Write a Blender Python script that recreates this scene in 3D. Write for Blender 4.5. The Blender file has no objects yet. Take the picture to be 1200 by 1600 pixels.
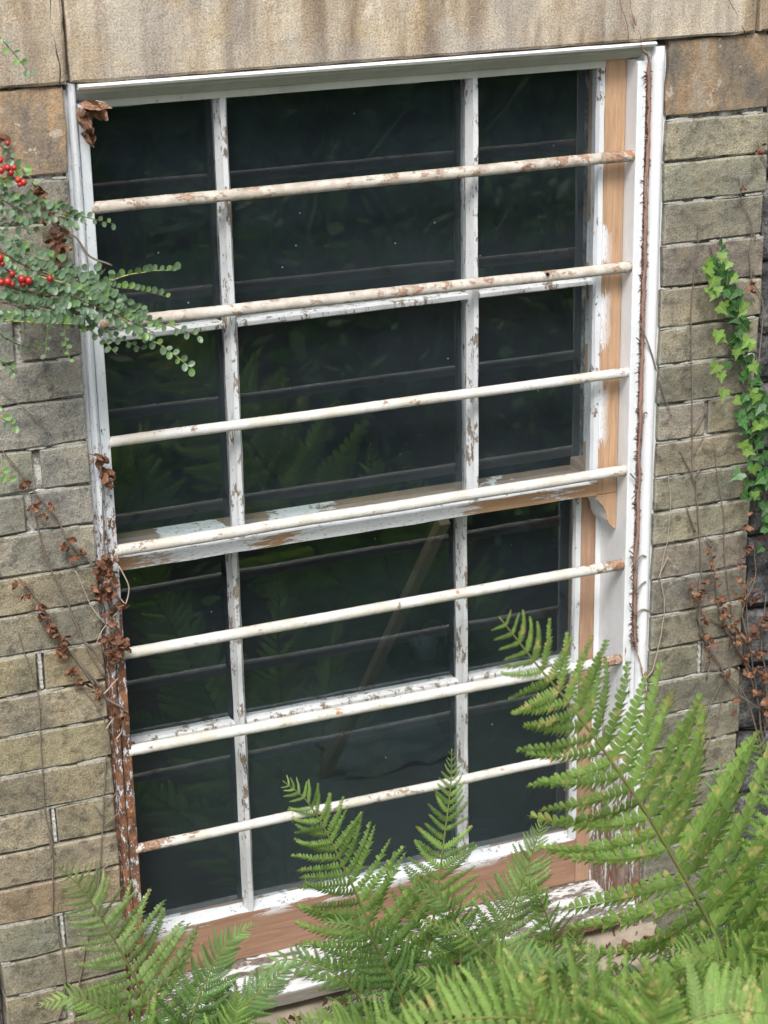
import bpy, math, random
from mathutils import Vector, Matrix, noise
R = math.radians
rnd = random.Random(7)
sc = bpy.context.scene
COL = sc.collection

# ---------------------------------------------------------------- camera
F, W, H = 3174.8, 1200.0, 1600.0
CAM = Vector((-0.7310643, -3.22995977, 0.63055891))
ROT = Matrix.Rotation(-0.37221368, 3, 'Z') @ Matrix.Rotation(1.21407002, 3, 'X') @ Matrix.Rotation(-0.01924113, 3, 'Z')
cd = bpy.data.cameras.new('camera')
cam = bpy.data.objects.new('camera', cd)
COL.objects.link(cam)
cam.matrix_world = Matrix.Translation(CAM) @ ROT.to_4x4()
cd.sensor_fit = 'VERTICAL'; cd.sensor_height = 36; cd.sensor_width = 27
cd.lens = F / H * 36
cd.clip_start = .05; cd.clip_end = 500
cd.dof.use_dof = True; cd.dof.focus_distance = 3.6; cd.dof.aperture_fstop = 6.5
sc.camera = cam

# ---------------------------------------------------------------- world and sun
wd = bpy.data.worlds.new('World'); sc.world = wd; wd.use_nodes = True
nt = wd.node_tree; bg = nt.nodes['Background']
sky = nt.nodes.new('ShaderNodeTexSky'); sky.sky_type = 'NISHITA'; sky.sun_disc = False
sky.sun_elevation = R(52); sky.sun_rotation = R(205); sky.air_density = 1; sky.dust_density = 4; sky.ozone_density = 1
hsv = nt.nodes.new('ShaderNodeHueSaturation'); hsv.inputs['Saturation'].default_value = .35
nt.links.new(sky.outputs[0], hsv.inputs['Color']); nt.links.new(hsv.outputs[0], bg.inputs[0])
bg.inputs[1].default_value = .135
sl = bpy.data.lights.new('sun', 'SUN'); sl.energy = 1.9; sl.angle = R(18); sl.color = (1, .96, .9)
so = bpy.data.objects.new('sun', sl); COL.objects.link(so)
el, az = R(52), R(205)      # azimuth clockwise from +Y
sd = Vector((math.sin(az) * math.cos(el), math.cos(az) * math.cos(el), math.sin(el)))
so.rotation_euler = sd.to_track_quat('Z', 'Y').to_euler(); so.location = (-2, -4, 6)
vs = sc.view_settings
vs.view_transform = 'Standard'; vs.look = 'None'; vs.exposure = .55; vs.gamma = 1; vs.use_curve_mapping = False


def at(px, py, Y):
    """photo pixel -> point on the vertical plane y = Y"""
    d = ROT @ Vector(((px - W / 2) / F, -(py - H / 2) / F, -1))
    return CAM + d * ((Y - CAM.y) / d.y)


def pj(P):
    q = ROT.transposed() @ (Vector(P) - CAM)
    return (W / 2 + F * q.x / -q.z, H / 2 - F * q.y / -q.z)


# ---------------------------------------------------------------- object helpers
def tag(o, label=None, cat=None, group=None, kind=None):
    if label: o['label'] = label
    if cat: o['category'] = cat
    if group: o['group'] = group
    if kind: o['kind'] = kind
    return o


def empty(name, loc, label, cat, group=None, kind=None):
    o = bpy.data.objects.new(name, None); COL.objects.link(o)
    o.location = loc; o.empty_display_size = .05
    bpy.context.view_layer.update() if False else None
    return tag(o, label, cat, group, kind)


class MB:
    def __init__(s): s.v = []; s.f = []; s.m = []
    def quad(s, *p):
        n = len(s.v); s.v += [Vector(q) for q in p]; s.f.append(tuple(range(n, n + len(p))))
    def box(s, x0, x1, y0, y1, z0, z1):
        n = len(s.v)
        s.v += [Vector((x, y, z)) for z in (z0, z1) for y in (y0, y1) for x in (x0, x1)]
        for f in ((0, 2, 3, 1), (4, 5, 7, 6), (0, 1, 5, 4), (2, 6, 7, 3), (0, 4, 6, 2), (1, 3, 7, 5)):
            s.f.append(tuple(n + i for i in f))
    def tube(s, pts, rad, n=7, cap=True):
        pts = [Vector(p) for p in pts]; k = len(pts)
        if not hasattr(rad, '__len__'): rad = [rad] * k
        up = None; b0 = len(s.v)
        for i, p in enumerate(pts):
            t = (pts[min(i + 1, k - 1)] - pts[max(i - 1, 0)]).normalized()
            if up is None:
                up = Vector((0, -1, 0)) if abs(t.y) < .9 else Vector((1, 0, 0))
            a = t.cross(up)
            if a.length < 1e-6: a = t.orthogonal()
            a.normalize(); up = a.cross(t).normalized()
            for j in range(n):
                w = 2 * math.pi * j / n
                s.v.append(p + (a * math.cos(w) + up * math.sin(w)) * rad[i])
        for i in range(k - 1):
            for j in range(n):
                j2 = (j + 1) % n
                s.f.append((b0 + i * n + j, b0 + i * n + j2, b0 + (i + 1) * n + j2, b0 + (i + 1) * n + j))
        if cap:
            s.f.append(tuple(b0 + j for j in reversed(range(n))))
            s.f.append(tuple(b0 + (k - 1) * n + j for j in range(n)))
    def sweep(s, prof, axis, a, b, nseg=1, jit=0, seed=0):
        """profile [(u, v)] swept along 'x' (u=y, v=z) or 'z' (u=x, v=y) from a to b"""
        n = len(prof); b0 = len(s.v)
        for i in range(nseg + 1):
            t = a + (b - a) * i / nseg
            for j, (u, v) in enumerate(prof):
                du = dv = 0
                if jit:
                    q = Vector((t * 14, j * 3.1 + seed, seed * 1.7))
                    du = noise.noise(q) * jit; dv = noise.noise(q + Vector((0, 50, 0))) * jit
                if axis == 'x': s.v.append(Vector((t, u + du, v + dv)))
                else: s.v.append(Vector((u + du, v + dv, t)))
        for i in range(nseg):
            for j in range(n):
                j2 = (j + 1) % n
                s.f.append((b0 + i * n + j, b0 + (i + 1) * n + j, b0 + (i + 1) * n + j2, b0 + i * n + j2))
        s.f.append(tuple(b0 + j for j in range(n))); s.f.append(tuple(b0 + nseg * n + j for j in reversed(range(n))))
    def mesh(s, name, mat, smooth=False, fix=True):
        me = bpy.data.meshes.new(name); me.from_pydata([tuple(v) for v in s.v], [], s.f)
        if fix:
            import bmesh
            bm = bmesh.new(); bm.from_mesh(me); bmesh.ops.recalc_face_normals(bm, faces=bm.faces); bm.to_mesh(me); bm.free()
        me.materials.append(mat)
        if smooth: me.polygons.foreach_set('use_smooth', [True] * len(me.polygons))
        me.update(); return me
    def build(s, name, mat, parent=None, smooth=False, fix=True, bevel=0, color=None):
        return link(name, s.mesh(name, mat, smooth, fix), parent, bevel=bevel, color=color)


def link(name, me, parent=None, mw=None, bevel=0, color=None):
    """links mesh (world coordinates, or placed by mw) under parent"""
    o = bpy.data.objects.new(name, me); COL.objects.link(o)
    mw = mw or Matrix.Identity(4)
    if parent is not None:
        o.parent = parent
        o.matrix_parent_inverse = WM(parent).inverted()
    o['_w'] = 0; del o['_w']
    o.matrix_basis = mw
    if bevel:
        b = o.modifiers.new('bevel', 'BEVEL'); b.width = bevel; b.segments = 2; b.limit_method = 'ANGLE'
    if color: o.color = color
    return o


def WM(o):
    m = Matrix.LocRotScale(o.location, o.rotation_euler, o.scale)
    if o.parent: m = WM(o.parent) @ o.matrix_parent_inverse @ m
    return m


def catmull(p, n=6):
    p = [Vector(q) for q in p]
    if len(p) < 3: return [p[0].lerp(p[-1], i / n) for i in range(n + 1)]
    q = [p[0] * 2 - p[1]] + p + [p[-1] * 2 - p[-2]]; out = []
    for i in range(1, len(q) - 2):
        for k in range(n):
            t = k / n; a, b, c, d = q[i - 1:i + 3]
            out.append(.5 * ((2 * b) + (c - a) * t + (2 * a - 5 * b + 4 * c - d) * t * t + (3 * b - a - 3 * c + d) * t ** 3))
    out.append(p[-1]); return out


def pxline(pts, Y=0.0, n=5, wob=0, seed=0):
    P = [at(p[0], p[1], p[2] if len(p) > 2 else Y) for p in pts]
    c = catmull(P, n)
    if wob:
        for i, q in enumerate(c):
            c[i] = q + Vector((noise.noise(q * 40 + Vector((seed, 0, 0))), 0, noise.noise(q * 40 + Vector((0, seed, 9))))) * wob
    return c


# ---------------------------------------------------------------- materials
class NB:
    def __init__(s, name):
        s.m = bpy.data.materials.new(name); s.m.use_nodes = True
        s.t = s.m.node_tree; s.n = s.t.nodes; s.b = s.n['Principled BSDF']; s.out = s.n['Material Output']
        s.b.inputs['Specular IOR Level'].default_value = .3
        g = s.n.new('ShaderNodeNewGeometry'); s.pos = g.outputs['Position']
    def L(s, a, b): s.t.links.new(a, b)
    def set(s, sock, v):
        if isinstance(v, bpy.types.NodeSocket): s.L(v, sock)
        elif hasattr(v, '__len__') and len(v) == 3 and sock.type == 'RGBA': sock.default_value = (*v, 1)
        else: sock.default_value = v
    def map(s, scale=(1, 1, 1), loc=(0, 0, 0), src=None):
        n = s.n.new('ShaderNodeMapping'); s.L(src or s.pos, n.inputs[0]); n.inputs['Scale'].default_value = scale; n.inputs['Location'].default_value = loc
        return n.outputs[0]
    def noise(s, scale, detail=5, rough=.6, vec=None, dist=0):
        n = s.n.new('ShaderNodeTexNoise'); s.L(vec or s.pos, n.inputs['Vector'])
        n.inputs['Scale'].default_value = scale; n.inputs['Detail'].default_value = detail; n.inputs['Roughness'].default_value = rough; n.inputs['Distortion'].default_value = dist
        return n.outputs['Fac']
    def vor(s, scale, vec=None, feature='F1'):
        n = s.n.new('ShaderNodeTexVoronoi'); s.L(vec or s.pos, n.inputs['Vector']); n.inputs['Scale'].default_value = scale; n.feature = feature
        return n.outputs['Distance']
    def ramp(s, fac, stops):
        n = s.n.new('ShaderNodeValToRGB'); s.set(n.inputs[0], fac); e = n.color_ramp.elements
        while len(e) < len(stops): e.new(.5)
        for k, (p, c) in zip(e, stops):
            k.position = p; k.color = (*c, 1) if hasattr(c, '__len__') else (c, c, c, 1)
        return n.outputs[0]
    def mr(s, v, a, b, c=0, d=1):
        n = s.n.new('ShaderNodeMapRange'); s.set(n.inputs[0], v)
        for i, q in enumerate((a, b, c, d)): s.set(n.inputs[i + 1], q)
        return n.outputs[0]
    def math(s, op, a, b=0.0, clamp=False):
        n = s.n.new('ShaderNodeMath'); n.operation = op; n.use_clamp = clamp; s.set(n.inputs[0], a); s.set(n.inputs[1], b); return n.outputs[0]
    def mix(s, f, a, b, mode='MIX'):
        n = s.n.new('ShaderNodeMix'); n.data_type = 'RGBA'; n.blend_type = mode; s.set(n.inputs[0], f); s.set(n.inputs[6], a); s.set(n.inputs[7], b); return n.outputs[2]
    def axis(s, k, src=None):
        n = s.n.new('ShaderNodeSeparateXYZ'); s.L(src or s.pos, n.inputs[0]); return n.outputs[k]
    def info(s, k):
        n = s.n.new('ShaderNodeObjectInfo'); return n.outputs[k]
    def bump(s, h, strength, dist=.002, prev=None):
        n = s.n.new('ShaderNodeBump'); n.inputs['Strength'].default_value = strength; n.inputs['Distance'].default_value = dist
        s.L(h, n.inputs['Height'])
        if prev: s.L(prev, n.inputs['Normal'])
        return n.outputs[0]
    def done(s, col, rough=.8, normal=None):
        s.set(s.b.inputs['Base Color'], col); s.set(s.b.inputs['Roughness'], rough)
        if normal: s.L(normal, s.b.inputs['Normal'])
        return s.m


def m_brick():
    n = NB('weathered brick')
    oc = n.info('Color')
    big = n.noise(9, 4, .6); mid = n.noise(38, 5, .65); fine = n.noise(420, 3, .7)
    c = n.mix(n.mr(big, .35, .65), n.mix(1, oc, (.66, .68, .70), 'MULTIPLY'), n.mix(1, oc, (1.22, 1.16, 1.05), 'MULTIPLY'))
    c = n.mix(n.mr(mid, .50, .66, 0, .85), c, n.mix(1, oc, (.38, .38, .39), 'MULTIPLY'))
    lich = n.noise(17, 6, .7, n.map((1, 1, 1), (5, 3, 1)))
    c = n.mix(n.mr(lich, .58, .66, 0, .5), c, (.40, .40, .35))
    c = n.mix(n.mr(n.noise(26, 4, .6, n.map((1, 1, .5), (2, 7, 4))), .6, .72, 0, .5), c, (.30, .22, .10))
    gen = n.n.new('ShaderNodeTexCoord').outputs['Generated']
    gx = n.axis(0, gen); gz = n.axis(2, gen)
    ex = n.math('MULTIPLY', n.math('SUBTRACT', .5, n.math('ABSOLUTE', n.math('SUBTRACT', gx, .5))), 2.6)
    ez = n.math('SUBTRACT', .5, n.math('ABSOLUTE', n.math('SUBTRACT', gz, .5)))
    ed = n.math('ADD', n.math('MINIMUM', ex, ez), n.math('MULTIPLY', n.math('SUBTRACT', mid, .5), .35))
    c = n.mix(n.mr(ed, -.08, .10, .55, 0), c, (.42, .41, .36))
    c = n.mix(n.mr(ed, .22, .55, 0, .22), c, n.mix(1, oc, (.52, .50, .48), 'MULTIPLY'))
    c = n.mix(1, c, n.ramp(fine, [(.3, .5), (.7, 1.45)]), 'MULTIPLY')
    pits = n.mr(n.vor(95, n.map((1, 1, 1.0))), .0, .22)
    c = n.mix(n.mr(n.noise(60, 2, .5), .6, .64), c, n.mix(1, c, n.ramp(pits, [(0, .35), (1, 1)]), 'MULTIPLY'))
    nb = n.bump(mid, .9, .006); nb = n.bump(fine, .7, .0016, nb)
    return n.done(c, .92, nb)


def m_lintel():
    n = NB('streaked sandstone')
    st = n.noise(11, 4, .55, n.map((1, 1, .16))); st2 = n.noise(30, 4, .6, n.map((1, 1, .12), (3, 0, 0)))
    big = n.noise(4.5, 3, .5); fine = n.noise(330, 3, .8); gr = n.vor(230)
    c = n.ramp(st, [(.34, (.25, .19, .13)), (.44, (.43, .34, .24)), (.53, (.58, .50, .39)), (.64, (.34, .29, .24))])
    c = n.mix(n.mr(st2, .5, .68, 0, .6), c, (.60, .54, .44))
    c = n.mix(n.mr(st2, .5, .34, 0, .5), c, (.24, .19, .14))
    c = n.mix(n.mr(big, .48, .62, 0, .55), c, (.38, .35, .33))
    c = n.mix(n.mr(n.noise(7, 5, .7, n.map((1, 1, 1), (4, 4, 9))), .56, .66, 0, .55), c, (.50, .38, .22))
    c = n.mix(1, c, n.ramp(fine, [(.3, .48), (.5, 1.0), (.72, 1.5)]), 'MULTIPLY')
    c = n.mix(n.mr(gr, .0, .25, .5, 0), c, (.72, .66, .55))
    cr = n.noise(3, 5, .6, n.map((1, 1, 1), (8, 2, 2)))
    nb = n.bump(n.noise(55, 4, .6), .5, .004); nb = n.bump(fine, .8, .0018, nb)
    return n.done(c, .9, nb)


def m_block():
    n = NB('brown stained stone')
    oc = n.info('Color')
    st = n.noise(16, 5, .65, n.map((1, 1, .45))); fine = n.noise(340, 3, .75)
    c = n.ramp(st, [(.34, (.15, .14, .125)), (.46, (.235, .20, .15)), (.55, (.33, .245, .155)), (.66, (.36, .32, .25))])
    c = n.mix(n.mr(n.noise(24, 5, .7, n.map((1, 1, 1), (3, 5, 5))), .6, .64, 0, .6), c, (.55, .52, .46))
    c = n.mix(1, c, oc, 'MULTIPLY')
    c = n.mix(1, c, n.ramp(fine, [(.3, .6), (.7, 1.35)]), 'MULTIPLY')
    nb = n.bump(n.noise(45, 4, .6), .7, .005); nb = n.bump(fine, .7, .0016, nb)
    return n.done(c, .92, nb)


def m_mortar():
    n = NB('old mortar')
    a = n.noise(22, 5, .7); f = n.noise(260, 3, .7)
    c = n.ramp(a, [(.40, (.10, .095, .08)), (.50, (.30, .28, .25)), (.58, (.62, .61, .58))])
    c = n.mix(1, c, n.ramp(f, [(.3, .6), (.7, 1.3)]), 'MULTIPLY')
    nb = n.bump(a, .8, .006); nb = n.bump(f, .8, .002, nb)
    return n.done(c, .95, nb)


def m_rubble():
    n = NB('dark rubble stone')
    a = n.noise(18, 6, .7); f = n.noise(150, 4, .7)
    c = n.ramp(a, [(.35, (.035, .035, .04)), (.5, (.10, .10, .105)), (.62, (.22, .21, .20)), (.7, (.4, .39, .37))])
    c = n.mix(1, c, n.ramp(f, [(.3, .5), (.7, 1.5)]), 'MULTIPLY')
    nb = n.bump(a, 1, .02); nb = n.bump(f, .8, .004, nb)
    return n.done(c, .95, nb)


def m_paint(name, base, wear, under, lo=None, sx=(1, 1, 1), rust=None, dirt=.35, scale=34, zr=None, dark=(.10, .09, .08)):
    """flaking paint; lo = wear threshold (smaller = more bare); zr = (z_top, z_bottom, thr_top, thr_bottom)"""
    n = NB(name)
    v = n.map(sx)
    a = n.noise(scale, 6, .68, v); a2 = n.noise(scale * 4.2, 4, .7, n.map(sx, (3, 3, 3)))
    h = n.math('ADD', n.math('MULTIPLY', a, .7), n.math('MULTIPLY', a2, .3))
    thr = wear
    if zr: thr = n.mr(n.axis(2), zr[0], zr[1], zr[2], zr[3])
    mask = n.math('MULTIPLY', n.math('SUBTRACT', h, thr), 60, True)
    # paint colour with grime
    g = n.noise(14, 5, .65, n.map((1, 1, .5), (1, 8, 2))); g2 = n.noise(90, 4, .7, n.map((1, 1, 1), (7, 1, 2)))
    c = n.mix(n.mr(g, .45, .72, 0, dirt), base, tuple(q * .55 for q in base))
    c = n.mix(n.mr(g2, .62, .72, 0, dirt * 1.4), c, dark)
    gr = n.noise(5.5, 6, .75, n.map((1, 1, .6), (12, 4, 8)))
    c = n.mix(n.mr(gr, .52, .68, 0, dirt * .9), c, tuple(q * .5 for q in base))
    crack = n.vor(120, n.map((1, 1, 1)), 'DISTANCE_TO_EDGE')
    uc = n.mix(n.mr(n.noise(70, 5, .7, n.map((1, 1, .35), (2, 2, 2))), .35, .65), under, tuple(q * .45 for q in under))
    if rust:
        uc = n.mix(n.mr(n.noise(48, 4, .7, n.map((1, 1, 1), (9, 3, 2))), .45, .6), uc, rust)
    edge = n.math('MULTIPLY', n.math('SUBTRACT', n.math('ADD', h, .012), thr), 60, True)
    c2 = n.mix(edge, c, tuple(q * .62 for q in base))
    c2 = n.mix(mask, c2, uc)
    hh = n.math('SUBTRACT', 1.0, mask)
    nb = n.bump(hh, .8, .0012); nb = n.bump(a2, .35, .0016, nb)
    return n.done(c2, n.mr(mask, 0, 1, .45, .9), nb)


def m_bar():
    n = NB('peeling bar paint')
    oc = n.info('Color')
    ocn = n.n.new('ShaderNodeSeparateColor'); n.L(oc, ocn.inputs[0])
    v = n.map((.8, 1, 1))
    a = n.noise(42, 6, .7, v); b = n.noise(170, 4, .7, v); big = n.noise(6, 3, .5)
    h = n.math('ADD', n.math('MULTIPLY', a, .6), n.math('ADD', n.math('MULTIPLY', b, .25), n.math('MULTIPLY', big, .15)))
    xn = n.axis(0)
    # rust at the right end (G) or left end (B)
    re = n.math('MULTIPLY', n.mr(xn, .93, 1.0), ocn.outputs[1]); le = n.math('MULTIPLY', n.mr(xn, .17, .05), ocn.outputs[2])
    thr = n.math('SUBTRACT', .592, n.math('MULTIPLY', n.math('MAXIMUM', re, le), .14))
    thr = n.math('SUBTRACT', thr, n.math('MULTIPLY', ocn.outputs[0], .05))
    mask = n.math('MULTIPLY', n.math('SUBTRACT', h, thr), 45, True)
    base = n.mix(n.mr(n.noise(16, 4, .6, n.map((1, 1, 1), (4, 0, 0))), .42, .62), (.72, .72, .71), (.60, .57, .50))
    base = n.mix(ocn.outputs[0], base, n.mix(n.mr(n.noise(30, 5, .7), .4, .62), (.60, .56, .50), (.42, .36, .30)))
    base = n.mix(n.mr(b, .58, .7, 0, .65), base, (.30, .26, .20))
    sp = n.noise(23, 2, .5, n.map((1, 1, 1), (11, 2, 5)))
    und = n.mix(n.mr(b, .4, .6), (.22, .10, .06), (.42, .30, .22))
    ck = n.noise(75, 5, .8, n.map((.35, 1, 1), (6, 6, 1)))
    base = n.mix(n.mr(n.math('ABSOLUTE', n.math('SUBTRACT', ck, .5)), .0, .012, .55, 0), base, (.26, .23, .19))
    c = n.mix(mask, base, und)
    c = n.mix(n.mr(sp, .69, .73, 0, .9), c, (.42, .16, .05))
    nb = n.bump(n.math('SUBTRACT', 1.0, mask), .9, .0011); nb = n.bump(a, .5, .002, nb)
    return n.done(c, n.mr(mask, 0, 1, .5, .9), nb)


def m_wood(name, col, patches=None, grain='z', white=(.78, .80, .84), streak=None):
    """stripped wood; patches = [(axis_value, 1/0)...] positions of primer left on it along x"""
    n = NB(name)
    sc_ = (26, 26, 1.6) if grain == 'z' else (1.6, 26, 26)
    g = n.noise(5, 6, .65, n.map(sc_), .8); g2 = n.noise(20, 3, .6, n.map(sc_))
    c = n.mix(n.mr(g, .3, .7), tuple(q * .72 for q in col), tuple(min(1, q * 1.18) for q in col))
    c = n.mix(n.mr(g2, .55, .8, 0, .5), c, tuple(q * .45 for q in col))
    kn = n.noise(6, 3, .5)
    c = n.mix(n.mr(kn, .55, .75, 0, .4), c, tuple(q * .6 for q in col))
    mask = None
    if patches:
        w = n.noise(12, 6, .75, n.map((1, 1, 13) if grain == 'x' else (9, 1, 1)))
        k = 0 if grain == 'x' else 2
        s = n.math('ADD', n.axis(k), n.math('MULTIPLY', n.math('SUBTRACT', w, .5), .30 if grain == 'x' else .16))
        lo = patches[0][0]; hi = patches[-1][0]
        f = n.mr(s, lo, hi)
        r = n.n.new('ShaderNodeValToRGB'); r.color_ramp.interpolation = 'CONSTANT'; n.L(f, r.inputs[0])
        e = r.color_ramp.elements
        while len(e) < len(patches): e.new(.5)
        for q, (p, vv) in zip(e, patches):
            q.position = (p - lo) / (hi - lo); q.color = (vv, vv, vv, 1)
        mask = r.outputs[0]
        if streak:      # only near one edge of the piece: (axis, a, b)
            m2 = n.mr(n.math('ADD', n.axis(streak[0]), n.math('MULTIPLY', n.math('SUBTRACT', w, .5), streak[3])), streak[1], streak[2])
            mask = n.math('MULTIPLY', mask, m2, True)
        sp = n.mr(n.noise(110, 4, .7, n.map((1, 1, 3) if grain == 'x' else (3, 1, 1), (4, 4, 4))), .36, .42)
        mask = n.math('MULTIPLY', mask, sp, True)
        c = n.mix(mask, c, n.mix(n.mr(g2, .4, .8, 0, .35), white, tuple(q * .7 for q in white)))
    nb = n.bump(g2, .35, .0012)
    if mask: nb = n.bump(mask, .6, .0008, nb)
    return n.done(c, .65, nb)


def m_leaf(name, col, yellow=None, ymask=(.6, .7), trans=.35, gloss=.35, rough=.5, var=.35, under=None, tips=None, rib=None):
    n = NB(name)
    rn = n.info('Random')
    c = n.mix(rn, tuple(q * (1 - var) for q in col), tuple(q * (1 + var) for q in col))
    tc = n.n.new('ShaderNodeTexCoord').outputs['Object']
    c = n.mix(n.mr(n.noise(60, 3, .6), .35, .7, 0, .5), c, tuple(q * .6 for q in col))
    if yellow:
        c = n.mix(n.mr(n.noise(42, 4, .65, n.map((1, 1, 1), (3, 3, 3))), ymask[0], ymask[1], 0, .9), c, yellow)
    ox = n.axis(0, tc); oy = n.math('ABSOLUTE', n.axis(1, tc))
    if tips:
        k = n.math('ADD', ox, n.math('MULTIPLY', n.math('SUBTRACT', n.noise(55, 4, .7), .5), 1.1))
        k = n.math('ADD', k, n.math('MULTIPLY', n.math('SUBTRACT', rn, .5), .5))
        c = n.mix(n.mr(k, 1.0, 1.12, 0, .85), c, tips)
        c = n.mix(n.mr(oy, .0, .13, 0, .22), c, tuple(min(1, q * 1.5 + .05) for q in col))
    if rib:
        c = n.mix(n.mr(oy, .018, .032, .55, 0), c, rib)
    if under:
        g = n.n.new('ShaderNodeNewGeometry'); c = n.mix(g.outputs['Backfacing'], c, under)
    n.b.inputs['Specular IOR Level'].default_value = gloss
    n.done(c, rough)
    tr = n.n.new('ShaderNodeBsdfTranslucent'); n.L(n.mix(1, c, (1.2, 1.35, .7), 'MULTIPLY'), tr.inputs[0])
    ms = n.n.new('ShaderNodeMixShader'); ms.inputs[0].default_value = trans
    n.L(n.b.outputs[0], ms.inputs[1]); n.L(tr.outputs[0], ms.inputs[2]); n.L(ms.outputs[0], n.out.inputs[0])
    return n.m


def m_plain(name, col, rough=.8, var=.4, scale=40, b=.4, bd=.002, spec=.3):
    n = NB(name); a = n.noise(scale, 5, .65)
    n.b.inputs['Specular IOR Level'].default_value = spec
    return n.done(n.mix(a, tuple(q * (1 - var) for q in col), tuple(q * (1 + var) for q in col)), rough, n.bump(a, b, bd))


def m_glass():
    m = bpy.data.materials.new('old window glass'); m.use_nodes = True; t = m.node_tree; n = t.nodes
    n.remove(n['Principled BSDF']); out = n['Material Output']
    tr = n.new('ShaderNodeBsdfTransparent'); tr.inputs[0].default_value = (.80, .86, .85, 1)
    gl = n.new('ShaderNodeBsdfGlossy'); gl.inputs['Roughness'].default_value = .02; gl.inputs[0].default_value = (.95, 1, .98, 1)
    geo = n.new('ShaderNodeNewGeometry')
    # single-sheet pane: reflectance of both faces together, the same from either side
    lw = n.new('ShaderNodeLayerWeight'); lw.inputs[0].default_value = .12
    mr = n.new('ShaderNodeMapRange'); mr.inputs[1].default_value = 0; mr.inputs[2].default_value = 1; mr.inputs[3].default_value = .085; mr.inputs[4].default_value = .9
    pw = n.new('ShaderNodeMath'); pw.operation = 'POWER'; pw.inputs[1].default_value = 1.6
    t.links.new(lw.outputs['Facing'], pw.inputs[0]); t.links.new(pw.outputs[0], mr.inputs[0])
    nz = n.new('ShaderNodeTexNoise'); nz.inputs['Scale'].default_value = 7; nz.inputs['Detail'].default_value = 1; t.links.new(geo.outputs['Position'], nz.inputs['Vector'])
    bp = n.new('ShaderNodeBump'); bp.inputs['Strength'].default_value = .5; bp.inputs['Distance'].default_value = .0014; t.links.new(nz.outputs[0], bp.inputs['Height']); t.links.new(bp.outputs[0], gl.inputs['Normal'])
    mx = n.new('ShaderNodeMixShader'); t.links.new(mr.outputs[0], mx.inputs[0]); t.links.new(tr.outputs[0], mx.inputs[1]); t.links.new(gl.outputs[0], mx.inputs[2])
    # dust specks, plus a bluish film that paints haze over the dark panes
    df = n.new('ShaderNodeBsdfDiffuse'); df.inputs[0].default_value = (.40, .57, .70, 1)
    dn = n.new('ShaderNodeTexNoise'); dn.inputs['Scale'].default_value = 5; dn.inputs['Detail'].default_value = 6; dn.inputs['Roughness'].default_value = .7
    t.links.new(geo.outputs['Position'], dn.inputs['Vector'])
    d1 = n.new('ShaderNodeMapRange'); t.links.new(dn.outputs[0], d1.inputs[0]); d1.inputs[1].default_value = .3; d1.inputs[2].default_value = .75; d1.inputs[3].default_value = .016; d1.inputs[4].default_value = .045
    sp = n.new('ShaderNodeTexVoronoi'); sp.inputs['Scale'].default_value = 21; t.links.new(geo.outputs['Position'], sp.inputs['Vector'])
    s1 = n.new('ShaderNodeMapRange'); t.links.new(sp.outputs['Distance'], s1.inputs[0]); s1.inputs[1].default_value = .04; s1.inputs[2].default_value = .02; s1.inputs[3].default_value = 0; s1.inputs[4].default_value = .5
    ad = n.new('ShaderNodeMath'); ad.operation = 'ADD'; t.links.new(d1.outputs[0], ad.inputs[0]); t.links.new(s1.outputs[0], ad.inputs[1])
    m2 = n.new('ShaderNodeMixShader'); t.links.new(ad.outputs[0], m2.inputs[0]); t.links.new(mx.outputs[0], m2.inputs[1]); t.links.new(df.outputs[0], m2.inputs[2])
    t.links.new(m2.outputs[0], out.inputs[0])
    return m


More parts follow.
